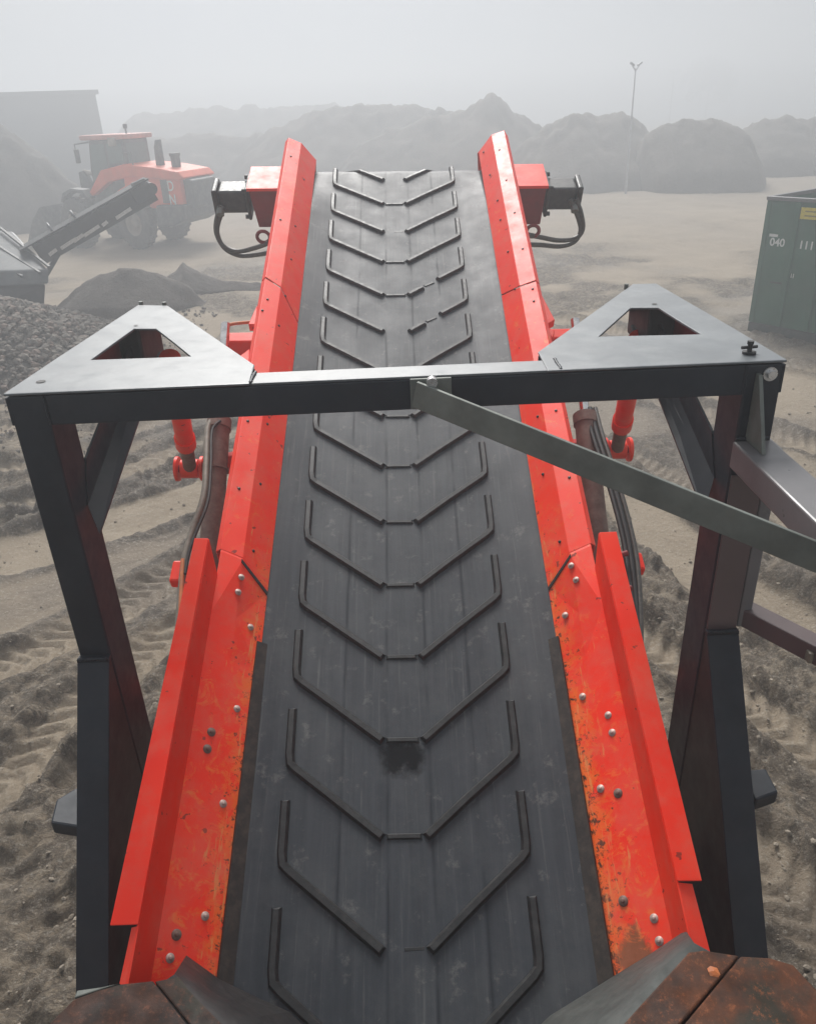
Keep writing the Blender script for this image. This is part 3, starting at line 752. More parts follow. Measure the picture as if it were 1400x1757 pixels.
# lift cylinders and hoses beside the conveyor
for sgn in (-1, 1):
    C0, C1 = Vector((sgn*.955, 1.15, -.56)), Vector((sgn*1.0, 2.62, -.20))
    def cp(s_): return C0+(C1-C0)*((s_-1.15)/1.47)
    cy = MB().tube([C0, C1], .058, 20).build('lift_cylinder', M['dust_brown'], conv, world=False)
    MB().tube([cp(2.60), cp(2.66)], .066, 20).build('cylinder_collar', M['dust_brown'], cy, world=False)
    MB().tube([cp(2.35), cp(2.37)], .064, 20).build('cylinder_band', M['dust_brown'], cy, world=False)
    MB().tube([cp(2.64), cp(3.30)], .027, 16).build('cylinder_rod', M['chrome'], cy, world=False)
    MB().box((sgn*.78, 3.25, -.26) if sgn > 0 else (-1.05, 3.25, -.26), (1.05, 3.34, -.12) if sgn > 0 else (-.78, 3.34, -.12)).build('cylinder_bracket', M['red'], conv, world=False, bevel=.01)
    MB().box((.62, 1.08, -.62) if sgn > 0 else (-.98, 1.08, -.62), (.98, 1.16, -.26) if sgn > 0 else (-.62, 1.16, -.26)).build('cylinder_bracket', M['red'], conv, world=False, bevel=.01)
    if sgn < 0:
        P1 = [(372, 712), (357, 735), (354, 790), (350, 850), (332, 905), (319, 950), (314, 985), (309, 1040), (306, 1090)]
        MB().tube(smooth_path([cv(x, y, -.16) for x, y in P1]), .017, 10).build('hydraulic_hose', M['hose_tan'], conv, world=False)
        P2 = [(378, 722), (364, 740), (362, 800), (357, 860), (338, 910), (324, 950), (318, 985)]
        MB().tube(smooth_path([cv(x, y, -.14) for x, y in P2]), .008, 8).build('hydraulic_hose', M['black_rubber'], conv, world=False)
        MB().tube([cv(314, 960, -.15), cv(308, 1085, -.15)], .011, 8).build('hydraulic_pipe', M['orange'], conv, world=False)
        c = cv(308, 985, -.2); MB().box(c-Vector((.035, .06, .03)), c+Vector((.035, .06, .03))).build('pipe_clamp', M['red'], conv, world=False, bevel=.012)
    else:
        for k, (dx, r, mt) in enumerate(((0, .014, 'black_rubber'), (9, .013, 'hose'), (-8, .012, 'black_rubber'))):
            P1 = [(1012+dx, 700), (1024+dx, 745), (1042+dx, 800), (1062+dx, 865), (1078+dx, 930), (1086+dx, 985), (1093+dx*.6, 1050), (1095+dx*.4, 1110), (1092, 1150)]
            MB().tube(smooth_path([cv(x, y, -.17) for x, y in P1]), r, 10).build('hydraulic_hose', M[mt], conv, world=False)
        c = cv(1090, 968, -.2); MB().box(c-Vector((.05, .05, .03)), c+Vector((.035, .05, .03))).build('pipe_clamp', M['red'], conv, world=False, bevel=.012)
        for yy in (952, 1012):
            c = cv(1068+(yy-945)*.11, yy, -.12); MB().tube([c-Vector((.035, .01, 0)), c+Vector((.022, .01, 0))], .014, 8).build('hose_fitting', M['dark_red'], conv, world=False)
# crank handle and brackets
hd = MB().tube(smooth_path([cv(432, 552, -.05), cv(410, 554, -.05), cv(394, 557, -.05), cv(391, 566, -.06), cv(389, 580, -.08), cv(384, 600, -.1)], 5), .010, 8).build('crank_handle', M['orange'], conv, world=False)
MB().tube([cv(389, 566, -.06), cv(383, 592, -.1)], .016, 10).build('grip', M['orange'], hd, world=False)
for pts in ([(441, 522), (426, 556), (441, 556)], [(428, 598), (409, 612), (428, 628)], [(930, 506), (952, 548), (938, 556)], [(936, 560), (952, 566), (948, 580)]):
    MB().prism([cv(x, y, -.03) for x, y in pts], (0, 0, -.05)).build('side_bracket', M['red'], conv, world=False, bevel=.004)

# ------------------------------------------------------------------ portal frame
TOP = 3.6
frame = thing('portal_frame', 'dark slate steel portal frame straddling the conveyor in the foreground', 'steel frame', (0, 2.25, 1.2))
XL0, XL1, XR0, XR1, YF, YB = -1.148, -1.04, 1.0, 1.108, 2.2, 2.372
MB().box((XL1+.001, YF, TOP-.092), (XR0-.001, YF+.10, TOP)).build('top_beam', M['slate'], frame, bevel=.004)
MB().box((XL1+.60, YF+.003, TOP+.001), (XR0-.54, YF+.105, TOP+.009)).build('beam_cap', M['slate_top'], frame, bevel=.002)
for sgn in (-1, 1):
    if sgn < 0:
        outer = [(15, 678), (432, 655), (437, 630), (288, 527), (238, 526), (100, 617)]
        inner = [(157, 621), (328, 615), (300, 592), (268, 567), (231, 567), (195, 593)]
    else:
        outer = [(1343, 619), (936, 634), (923, 608), (1086, 490), (1125, 489), (1250, 562)]
        inner = [(1202, 577), (1027, 581), (1050, 560), (1082, 531), (1129, 531), (1160, 551)]
    O_ = [onz(x, y, TOP+.004) for x, y in outer]; I_ = [onz(x, y, TOP+.004) for x, y in inner]
    O_[0].y = O_[1].y = YF-.006
    O_[0].x = XL0-.003 if sgn < 0 else XR1+.003
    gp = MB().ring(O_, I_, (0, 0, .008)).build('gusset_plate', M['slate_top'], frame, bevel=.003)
    # folded flanges below the plate edges
    fl = MB()
    for a, b in ((2, 3), (3, 4), (4, 5), (5, 0)):
        ctr = sum(O_, Vector())/6
        pa = O_[a]+(ctr-O_[a])*.012; pb = O_[b]+(ctr-O_[b])*.012
        pa.z = pb.z = TOP-.045; fl.bar(pa, pb, .008, .085)
    fl.build('gusset_flange', M['slate'], frame)
    # hole marks in the plate
    for (x, y, r) in (((233, 558, .008), (70, 654, .014)) if sgn < 0 else ((1123, 521, .010),)):
        c = onz(x, y, TOP+.0135); MB().lathe([(0, .0004), (r, .0004)], Matrix.Translation(c), 14).build('plug_hole', M['black_rubber'], gp)
    xa, xb = (XL0, XL1) if sgn < 0 else (XR0, XR1)
    MB().box((xa, YF, 1.45), (xb, YB, TOP)).build('post', M['slate'], frame, bevel=.006)
    # forward raking leg: front flange and inner web
    za, zb, yb = 2.66, 1.74, 1.555
    MB().hexa([(xa, yb, zb), (xb, yb, zb), (xb, yb+.012, zb), (xa, yb+.012, zb), (xa, YF-.03, za), (xb, YF-.03, za), (xb, YF-.012, za), (xa, YF-.012, za)]).build('raking_flange', M['slate'], frame, bevel=.002)
    MB().box((xa, YF-.028, za+.0), (xb, YF-.002, za+.012)).build('flange_cap', M['slate'], frame)
    xw = xb-.012 if sgn < 0 else xa+.004
    MB().prism([(xw, YF-.018, za), (xw, yb+.014, zb), (xw, yb+.014, zb-.2), (xw, YF, zb-.2), (xw, YF, za)], (.008, 0, 0)).build('web_plate', M['black_metal'], frame)
    # foot lug
    q_ = onx(*((130, 1395) if sgn < 0 else (1290, 1345)), xa if sgn < 0 else xb)
    xo = (q_.x-.155) if sgn < 0 else (q_.x+.125)
    x0_, x1_ = sorted((q_.x, xo))
    yk = YF-.1
    lz = 2.13; lo_px = ((86, 1412), (96, 1372), (133, 1350), (137, 1420)) if sgn < 0 else ((1297, 1373), (1336, 1359), (1314, 1318), (1275, 1322))
    poly = [onz(x_, y_, lz+.055) for x_, y_ in lo_px]
    for p_ in poly: p_.z = lz
    MB().prism(poly, (0, 0, .055)).build('foot_lug', M['slate'], frame, bevel=.008)
    # diagonal brace from the plate apex down to the post: an angle section
    xm = (XL0+XL1)/2 if sgn < 0 else (XR0+XR1)/2
    a = Vector((xm-sgn*.03, 3.22, 3.50)); b = Vector((xm-sgn*.0, YB+.03, 2.98))
    X1, X2 = (-1.036, -.985) if sgn < 0 else (.996, .945)
    if sgn < 0: E = ((172, 720), (145, 795), (205, 715), (157, 850), (240, 715), (172, 912))
    else: E = ((1193, 679), (1227, 754), (1162, 675), (1218, 804), (1129, 679), (1193, 843))
    def ext(p, q, X_, y_):
        P_ = onx(*p, X_); Q_ = onx(*q, X_); t_ = (y_-P_.y)/(Q_.y-P_.y); return P_+(Q_-P_)*t_
    u0, u1 = ext(E[0], E[1], X1, 2.374), ext(E[0], E[1], X1, 3.2); c0_, c1_ = ext(E[2], E[3], X1, 2.30), ext(E[2], E[3], X1, 3.2)
    l0_, l1_ = ext(E[4], E[5], X2, 2.22), ext(E[4], E[5], X2, 3.2)
    u1.z = min(u1.z, TOP-.01); c1_.z = min(c1_.z, TOP-.1); l1_.z = min(l1_.z, TOP-.12)
    db = MB(); tx_ = Vector((sgn*.008, 0, 0))
    db.hexa([c0_, c0_+tx_, c1_+tx_, c1_, u0, u0+tx_, u1+tx_, u1])
    db.hexa([l0_-Vector((0, 0, .008)), c0_-Vector((0, 0, .008)), c1_-Vector((0, 0, .008)), l1_-Vector((0, 0, .008)), l0_, c0_, c1_, l1_])
    db.build('diagonal_brace', M['slate'], frame)
    # machine lug under the apex
    MB().box((a.x-.07, 3.0, 3.42), (a.x+.07, 3.28, 3.592)).build('apex_block', M['black_metal'], frame, bevel=.01)
    web = [(O_[5]+(ctr-O_[5])*.10), (O_[4]+(ctr-O_[4])*.08)]
    web[0].z = web[1].z = TOP-.07
    MB().bar(web[0], web[1], .012, .12).build('inner_web', M['dark_red'], frame)
def weld(a, b, r=.004, par=frame):
    a = Vector(a); b = Vector(b); n_ = max(4, int((b-a).length/.007)); pts = [a+(b-a)*i/n_ for i in range(n_+1)]
    MB().tube([p+Vector((random.uniform(-1, 1), random.uniform(-1, 1), random.uniform(-1, 1)))*.0012 for p in pts], [r*random.uniform(.7, 1.3) for _ in pts], 7).build('weld_bead', M['slate'], par)
weld((XL1, YF-.001, TOP-.09), (XL1, YF-.001, TOP-.003)); weld((XR0, YF-.001, TOP-.09), (XR0, YF-.001, TOP-.003))
weld((XL1+.6, YF+.004, TOP+.010), (XL1+.6, YF+.105, TOP+.012), .005); weld((XR0-.54, YF+.004, TOP+.010), (XR0-.54, YF+.105, TOP+.012), .005)
weld((XL1, YF+.02, TOP-.094), (XL1, YF+.10, TOP-.094)); weld((XR0, YF+.02, TOP-.094), (XR0, YF+.10, TOP-.094))
weld((1.00, YF-.004, 3.372), (1.10, YF-.004, 3.372), .006); weld((1.034, YF-.003, 3.37), (1.034, YF-.003, 3.57), .005)
weld((XL0+.005, YF-.028, 2.675), (XL1-.005, YF-.028, 2.675), .005); weld((XR0+.005, YF-.028, 2.675), (XR1-.005, YF-.028, 2.675), .005)
# T bolt, bolts
c = onz(1285, 606, TOP+.013)
tb = MB(); tb.tube([c, c+Vector((0, 0, .035))], .007, 10); tb.tube([c+Vector((-.024, 0, .018)), c+Vector((.024, .006, .018))], .005, 8)
tb.tube([c, c+Vector((0, 0, .006))], .020, 14); tb.tube([c+Vector((0, 0, .028)), c+Vector((0, 0, .038))], .010, 8)
tb.build('t_bolt', M['black_metal'], frame)
for (x, y) in ((1074, 496), (283, 527), (243, 526)):
    c = onz(x, y, TOP); MB().tube([c, c+Vector((0, 0, .022))], .009, 8).build('small_bolt', M['bar_steel'], frame)
c = ony(1321, 641, YF); b_ = MB(); mm = Matrix.Translation((c.x, YF, c.z)) @ Matrix.Rotation(pi/2, 4, 'X')
b_.tube([(c.x, YF, c.z), (c.x, YF-.005, c.z)], .021, 18); b_.tube([(c.x, YF-.005, c.z), (c.x, YF-.018, c.z)], .013, 6)
b_.build('silver_bolt', M['steel'], frame)
# right hand side rails coming towards the camera
MB().bar((XR1-.061, YF-.01, 3.325), (XR1-.061, .35, 3.325), .118, .085).build('side_rail', M['grey_paint'], frame, bevel=.006)
a = onz(1276, 1050, 2.705); b = onz(1400, 1114, 2.705); dd = (b-a).normalized(); a = Vector((XR1+.045, YF+.02, 2.705)); dd.z = 0
lr = MB().bar(a-dd*.02, b+dd*1.3, .068, .07).build('side_rail', M['mauve_paint_reflection'], frame, bevel=.005)
props(lr, 'thinner lower rail with mauve brown side')
c = ony(1345, 1112, b.y) 
a0 = Vector((XR1+.045, YF+.02, 2.705)); pq = a0+(b+dd*1.3-a0)*.16; pn = Vector((-dd.y, dd.x, 0)).normalized(); pn = pn if pn.x < 0 else -pn; pq = pq+pn*.038
MB().box(pq-Vector((.008, .014, .028)), pq+Vector((.008, .014, .012))).build('tan_clip', M['hose_tan'], lr, bevel=.005)
MB().hexa([(1.028, YF-.125, 3.368), (1.04, YF-.125, 3.368), (1.04, YF-.001, 3.368), (1.028, YF-.001, 3.368),
           (1.028, YF-.022, 3.575), (1.04, YF-.022, 3.575), (1.04, YF-.001, 3.575), (1.028, YF-.001, 3.575)]).build('rail_gusset', M['bar_steel'], frame, bevel=.002)
MB().box((XR1+.001, YF+.0, 2.67), (XR1+.045, YF+.10, 3.33)).build('hinge_strip', M['grey_paint'], frame, bevel=.005)
# strip added on the right post's front: its brown reflection painted in mauve
MB().box((XR0+.004, YF-.009, 2.665), (XR1-.004, YF-.001, 3.25)).build('reflection_strip', M['mauve_paint_reflection'], frame, bevel=.002)
# diagonal flat bar and its bracket
MB().box((.022, YF-.010, TOP-.088), (.142, YF-.001, TOP+.004)).build('bar_bracket', M['bar_steel'], frame, bevel=.002)
p0 = Vector((.035, YF-.018, TOP-.038)); e_ = CAM+ray(1400, 955)*1.92; dd = (e_-p0)
fb = MB().bar(p0, p0+dd*1.7, .012, .080).build('flat_bar', M['bar_steel'], frame, bevel=.002)
c = ony(741, 661, YF-.02); MB().tube([c+Vector((0, .004, .012)), c+Vector((0, -.02, .012))], .016, 8).build('bar_bolt', M['steel'], frame)

# struts from frame apex to the conveyor side
for sgn in (-1, 1):
    lowp = CM @ (Vector((-1.165, 2.46, -.36)) if sgn < 0 else Vector((1.195, 2.56, -.36)))
    topp = Vector((-.93, 3.12, 3.44)) if sgn < 0 else Vector((.955, 3.10, 3.44))
    st = thing('support_strut', ('red telescopic strut under the left triangular plate of the portal frame', 'red telescopic strut under the right triangular plate of the portal frame')[sgn > 0], 'strut', lowp, 'red struts beside the conveyor')
    d_ = topp-lowp; k = .30
    MB().tube([lowp+d_*k, topp], .044, 18).build('outer_tube', M['red'], st)
    MB().tube([lowp+d_*(k-.03), lowp+d_*(k+.05)], .052, 18).build('tube_collar', M['red'], st)
    MB().tube([lowp+d_*.03, lowp+d_*k], .036, 14).build('inner_rod', M['dust_brown'], st)
    ax = CW
    MB().tube([lowp-ax*.045, lowp+ax*.045], .052, 18).build('pivot_eye', M['red'], st)
    MB().tube([lowp-ax*.085, lowp+ax*.085], .022, 12).build('pivot_pin', M['dark_red'], st)
    # lug plates fixed to the conveyor
    for off in (-.068, .068):
        pl_ = lowp+ax*off; inn = CM @ Vector((sgn*.72, 2.52, -.26))
        l = MB(); l.tube([pl_-ax*.008, pl_+ax*.008], .068, 18)
        l.build('lug_plate', M['red'], st)
    a = lowp-CW*sgn*.09; MB().bar(a, CM @ Vector((sgn*.70, 2.50, -.28)), .07, .10).build('lug_arm', M['red'], st, bevel=.006)

# ------------------------------------------------------------------ rusty feed hopper rim (bottom corners)
hop = thing('feed_hopper', 'rusty steel hopper rim with black rubber flaps at the bottom corners', 'hopper', (0, 1.0, 2.0))
HZ = 2.42
def plate_px(pts, z, th, name, mat, par=hop, lab=None):
    o = MB().prism([onz(x, y, z) for x, y in pts], (0, 0, -th)).build(name, mat, par, bevel=.004)
    if lab: props(o, lab)
    return o
plate_px([(1182, 1634), (1207, 1631), (1268, 1640), (1165, 1760), (1060, 2100), (900, 2100), (1070, 1757)], HZ, .02, 'rim_plate', M['rust'], lab='orange brown rusty plate with a paint chip')
plate_px([(1271, 1641), (1321, 1644), (1361, 1656), (1400, 1698), (1440, 1760), (1500, 2100), (1080, 2100), (1172, 1760)], HZ-.004, .02, 'rim_plate', M['rust'])
plate_px([(82, 1760), (127, 1715), (168, 1700), (207, 1689), (262, 1683), (320, 1757), (430, 2000), (0, 2000)], HZ, .02, 'rim_plate', M['rust_dark'], lab='dark brown rusty plate')
plate_px([(265, 1684), (307, 1676), (323, 1697), (381, 1757), (600, 2000), (440, 2000), (324, 1757)], HZ-.004, .02, 'rim_plate', M['rust_dark'])
plate_px([(127, 1713), (132, 1700), (175, 1694), (207, 1687), (168, 1700)], HZ-.01, .01, 'rim_strip', M['bar_steel'])
plate_px([(1200, 1640), (1330, 1650), (1400, 1720), (1450, 2100), (950, 2100), (1100, 1757)], HZ-.045, .01, 'backing_plate', M['rust_dark'])
plate_px([(130, 1730), (250, 1695), (305, 1688), (370, 1757), (590, 2000), (20, 2000), (95, 1765)], HZ-.045, .01, 'backing_plate', M['rust_dark'])
def flap(up_pts, lo_pts, mat, name='rubber_flap'):
    """sheet from the rim (lo, height HZ) down to just above the side plates / belt (up)"""
    k = len(up_pts); vs = up_pts+lo_pts+[p+Vector(((p.x > 0)*.16-.08, -.05, -.012)) for p in lo_pts]
    fs = [(i, i+1, k+i+1, k+i) for i in range(2*k-1) if i != k-1]
    return MB().add(vs, fs, True).build(name, mat, hop, solid=.01)
def cw(x, y, n): return CM @ cv(x, y, n)
upR = [cw(1178, 1600, .30), cw(1118, 1640, .20), cw(1057, 1677, .14), cw(998, 1714, .12), cw(946, 1746, .10), cw(915, 1775, .08), cw(860, 1900, .08)]
loR = [onz(1192, 1622, HZ-.01), onz(1165, 1640, HZ-.01), onz(1146, 1659, HZ-.01), onz(1108, 1702, HZ-.01), onz(1071, 1748, HZ-.01), onz(1030, 1800, HZ-.01), onz(960, 1960, HZ-.01)]
flap(upR, loR, M['grey_rubber'])
upL = [cw(318, 1643, .22), cw(375, 1684, .14), cw(430, 1711, .10), cw(495, 1740, .08), cw(530, 1775, .08), cw(600, 1900, .08)]
loL = [onz(298, 1676, HZ-.01), onz(322, 1700, HZ-.01), onz(350, 1730, HZ-.01), onz(379, 1758, HZ-.01), onz(410, 1800, HZ-.01), onz(520, 1960, HZ-.01)]
flap(upL, loL, M['black_rubber'])
c = onz(1225, 1668, HZ+.002); o = lumps('paint_chip', [M['orange']], [tuple(c-Vector((0, 1.0, 2.0)))], [.014], .25); o.parent = hop
# white cap seen at the left lip end
c = cw(218, 1684, .33); o = lumps('white_cap', [M['white']], [tuple(c-Vector((0, 1.0, 2.0)))], [.014], .6); o.parent = hop
# unseen machine housing, added behind the camera to darken the frame's front faces
MB().box((-1.25, -4.6, .6), (1.25, -1.3, 4.25)).build('unseen_housing', M['loader_dark'], frame, bevel=.05)
# chassis below, carrying frame and hopper
ch = MB(); ch.box((-.98, -.6, .55), (.98, 2.3, 1.40)); ch.box((-1.14, 1.5, 1.05), (1.10, 2.35, 1.45))
ch.build('chassis', M['black_metal'], frame, bevel=.02)
for sgn in (-1, 1): MB().box((sgn*.55-.18, -1.2, -.05), (sgn*.55+.18, 2.4, .6)).build('crawler_track', M['black_rubber'], frame, bevel=.12)

# ------------------------------------------------------------------ green container
c0 = onz(1285, 570, 0); ca = onz(1320, 343, 2.5); cb = onz(1400, 348, 2.5); dirc = (cb-ca); yaw = math.atan2(dirc.y, dirc.x)
cm = Matrix.Translation(c0) @ Matrix.Rotation(yaw, 4, 'Z')
ct = thing('skip_container', 'green ribbed steel container with white number at the right edge', 'container', mat=cm)
Lc, Wc, Hc = 5.6, 2.3, 2.5
def lb(a, b): return MB().box(a, b)
lb((0, 0, .22), (Lc, .05, Hc)).build('front_wall', M['container'], ct, world=False)
lb((0, Wc, .22), (Lc, Wc+.05, Hc)).build('rear_wall', M['container'], ct, world=False)
lb((-.05, .0, .22), (-.001, Wc+.05, Hc)).build('end_wall', M['container'], ct, world=False)
lb((Lc+.001, 0, .22), (Lc+.05, Wc+.05, Hc)).build('end_wall', M['container'], ct, world=False)
lb((0, .052, .22), (Lc, Wc-.002, .34)).build('floor', M['container_dark'], ct, world=False)
lb((-.03, -.03, .0), (Lc, .04, .218)).build('base_rail', M['container_dark'], ct, world=False, bevel=.01)
lb((-.03, Wc-.04, .0), (Lc, Wc, .218)).build('base_rail', M['container_dark'], ct, world=False, bevel=.01)
r_ = MB().box((-.06, -.035, Hc+.001), (Lc+.05, .07, Hc+.07)); r_.box((-.06, Wc-.02, Hc+.001), (Lc+.05, Wc+.08, Hc+.07)); r_.box((-.06, .071, Hc+.001), (.02, Wc-.021, Hc+.07))
r_.build('top_rail', M['grey_paint'], ct, world=False, bevel=.01)
for k in range(11):
    x = .0+.55*k
    lb((x, -.05 if k else -.02, .225), (x+(.09 if k else .05), -.001, Hc-.002)).build('rib', M['container'], ct, world=False, bevel=.012)
lb((.28, -.012, 1.02), (.5, -.001, 1.05)).build('weld_seam', M['container_dark'], ct, world=False)
def text(body, size, loc, mat, parent, rot=(pi/2, 0, 0), name='lettering'):
    cu = bpy.data.curves.new(name, 'FONT'); cu.body = body; cu.size = size; cu.extrude = .002; cu.offset = .004*size/.2
    tmp = bpy.data.objects.new(name, cu); COL.objects.link(tmp); bpy.context.view_layer.update()
    me_ = bpy.data.meshes.new_from_object(tmp.evaluated_get(bpy.context.evaluated_depsgraph_get())); bpy.data.objects.remove(tmp); me_.materials.clear(); me_.materials.append(mat)
    o = bpy.data.objects.new(name, me_); COL.objects.link(o); o.parent = parent; o.location = loc; o.rotation_euler = rot; return o
text('040', .20, (.13, -.004, 1.70), M['white'], ct); text('111', .20, (.70, -.004, 1.70), M['white'], ct)
lb((.10, -.006, 1.86), (.27, -.002, 1.91)).build('paint_mark', M['white'], ct, world=False)
for x in (.66, .70): lb((x, -.006, 1.16), (x+.014, -.002, 1.24)).build('paint_mark', M['white'], ct, world=False)
yl = lb((.66, -.056, 2.22), (1.5, -.052, 2.42)).build('yellow_label', M['yellow'], ct, world=False)
for k in range(2):
    lb((.74, -.059, 2.27+k*.075), (1.42, -.057, 2.29+k*.075)).build('label_line', M['olive'], yl, world=False)
ld = thing('container_load', 'dark scrap heaped above the top rail of the green container', 'scrap', (c0.x+1.2, c0.y+1, 2.2))
pos = []; siz = []
for k in range(260):
    x = .75+rng.random()*4.5; y = .2+rng.random()*1.9; p = cm @ Vector((x, y, 2.2+rng.random()*.45*min(1, (x-.4)))); pos.append(tuple(p)); siz.append(.1+rng.random()*.16)
o = lumps('scrap_pieces', [M['heap_dark'], M['black_metal']], pos, siz); o.parent = ld; o.matrix_parent_inverse = MW[ld.name].inverted(); props(o, kind='stuff')
lb((.05, .08, .35), (Lc-.05, Wc-.05, 2.25)).build('packed_scrap', M['heap_dark'], ct, world=False)

# ------------------------------------------------------------------ wheel loader (local: +x forward = left in photo)
base = onz(244, 424, 0)
lm = Matrix.Translation((base.x*(base.y+1.2)/base.y, base.y+1.2, 0)) @ Matrix.Rotation(radians(180-19), 4, 'Z') @ Matrix.Diagonal((.80, 1, 1.04, 1))
wl = thing('wheel_loader', 'big orange wheel loader half lost in dust behind the black machine', 'wheel loader', mat=lm)
# near side is local +y
def lx(a, b, nm, mt, bev=.04, par=None): return MB().box(a, b).build(nm, M[mt], par or wl, world=False, bevel=bev)
def prof_y(poly, y0, y1, nm, mt, bev=.05, par=None):
    return MB().prism([(x, y0, z) for x, z in poly], (0, y1-y0, 0)).build(nm, M[mt], par or wl, world=False, bevel=bev)
body = prof_y([(-3.3, 1.35), (-3.25, 2.25), (-.2, 2.45), (.3, 2.40), (.4, 1.3)], -1.0, 1.0, 'engine_body', 'loader')
prof_y([(-3.75, 2.30), (-3.35, 2.50), (-1.6, 2.66), (.1, 2.78), (1.4, 2.6), (2.35, 1.8), (2.1, 1.75), (1.1, 2.2), (-.1, 2.38), (-3.4, 2.22)], -1.1, 1.1, 'bonnet', 'loader', .05)
prof_y([(-3.6, 1.0), (-3.6, 1.45), (-1.5, 1.45), (-1.3, .75), (-2.6, .75)], -1.25, 1.25, 'counterweight', 'loader_dark')
prof_y([(-4.0, 1.30), (-4.0, 2.2), (-3.32, 2.3), (-3.32, 1.3)], -.8, .8, 'radiator_grille', 'loader_dark')
prof_y([(-.85, 1.4), (-1.1, 1.9), (-1.0, 2.3), (-.75, 2.3), (-.6, 1.4)], 1.005, 1.03, 'door_panel', 'loader_dark', .01)
lx((-2.35, 1.002, 1.5), (-1.85, 1.03, 2.25), 'side_vent', 'loader_dark', .01)
# upright lettering on the rear panel
for k, chh in enumerate('DN'):
    text(chh, .46, (-2.35, 1.045, 1.90-k*.44), M['white'], wl, rot=(pi/2, 0, pi))
lx((.0, -1.0, .75), (2.0, 1.0, 1.5), 'articulated_frame', 'loader_dark')
# cab
cabo = prof_y([(.2, 2.35), (.2, 3.55), (2.05, 3.55), (2.25, 2.6), (2.25, 1.55), (1.2, 1.55)], -.75, .75, 'cab', 'loader_dark', .04)
prof_y([(1.25, 1.75), (1.25, 3.42), (1.98, 3.42), (2.15, 2.6), (2.15, 1.75)], .752, .765, 'side_window', 'glass', 0, cabo)
prof_y([(.32, 2.80), (.32, 3.42), (1.12, 3.42), (1.12, 2.80)], .752, .765, 'side_window', 'glass', 0, cabo)
prof_y([(1.25, 1.75), (1.25, 3.42), (1.98, 3.42), (2.15, 2.6), (2.15, 1.75)], -.765, -.752, 'side_window', 'glass', 0, cabo)
lx((.0, -.9, 3.555), (2.4, .9, 3.72), 'roof', 'loader_pale', .05, cabo)
MB().tube([(.35, .3, 3.72), (.35, .3, 3.9)], .035, 8).build('beacon_stem', M['loader_dark'], cabo, world=False)
MB().tube([(.35, .3, 3.88), (.35, .3, 4.02)], .085, 12).build('beacon', M['loader_dark'], cabo, world=False)
MB().box((.185, -.6, 2.75), (.198, .6, 3.42)).build('rear_window', M['glass'], cabo, world=False)
lx((.45, .86, 3.35), (.85, .95, 3.62), 'work_lamp', 'rim', .03, cabo)
for sy in (-1, 1):
    MB().tube([(2.0, sy*.8, 3.5), (2.35, sy*1.25, 3.45), (2.35, sy*1.25, 2.9)], .03, 8).build('mirror_arm', M['loader_dark'], cabo, world=False)
    lx((2.28, sy*1.25-.12, 2.85), (2.36, sy*1.25+.12, 3.3), 'mirror', 'loader_dark', .03, cabo)
prof_y([(-1.0, 2.5), (-1.05, 3.25), (-1.2, 3.5), (-1.35, 3.5), (-1.35, 2.5)], .1, .4, 'exhaust_stack', 'loader_dark', .03)
lx((-2.3, -.15, 2.55), (-1.95, .25, 3.0), 'air_intake', 'loader_dark', .06)
MB().tube([(-2.12, .05, 2.95), (-2.12, .05, 3.05)], .28, 16).build('intake_cap', M['loader_dark'], wl, world=False)
cabo.location.x = .42
# handrails
MB().tube([(-.3, .95, 2.6), (-.3, .95, 3.15), (.1, .95, 3.15)], .025, 8).build('handrail', M['loader_dark'], wl, world=False)
# fenders
prof_y([(-.95, 1.5), (-.7, 1.95), (-.1, 2.1), (.35, 1.95), (.6, 1.5), (.5, 1.5), (.3, 1.8), (-.1, 1.95), (-.62, 1.8), (-.85, 1.5)], .95, 1.45, 'fender', 'loader', .02)
prof_y([(2.05, 1.7), (2.3, 2.0), (2.9, 2.05), (3.4, 1.9), (3.6, 1.6), (3.5, 1.6), (3.3, 1.8), (2.9, 1.92), (2.35, 1.88), (2.15, 1.65)], .95, 1.45, 'fender', 'loader_dark', .02)
# wheels
for x in (-.15, 3.05):
    for sy in (-1, 1):
        m_ = Matrix.Translation((x, sy*1.15, .86)) @ Matrix.Rotation(-sy*pi/2, 4, 'X')
        wo_ = bpy.data.objects.new('wheel', None); COL.objects.link(wo_); wo_.parent = wl; MW[wo_.name] = MW[wl.name]
        ty = MB().lathe([(.42, -.26), (.62, -.31), (.78, -.29), (.86, -.2), (.86, .2), (.78, .29), (.62, .31), (.42, .26), (.40, 0), (.42, -.26)], m_, 40)
        for k in range(22):
            a = 2*pi*k/22; mk = m_ @ Matrix.Rotation(a, 4, 'Z') @ Matrix.Translation((.86, 0, 0))
            ty.box((-.02, -.035, -.22), (.035, .035, .0), mk); ty.box((-.02, .07, .0), (.035, .14, .22), mk)
        ty.build('tyre', M['tyre'], wo_, world=False)
        MB().lathe([(0, .16), (.13, .17), (.15, .10), (.34, .06), (.40, .24), (.44, .26), (.44, -.2), (0, -.2)], m_, 32).build('rim', M['rim'], wo_, world=False)
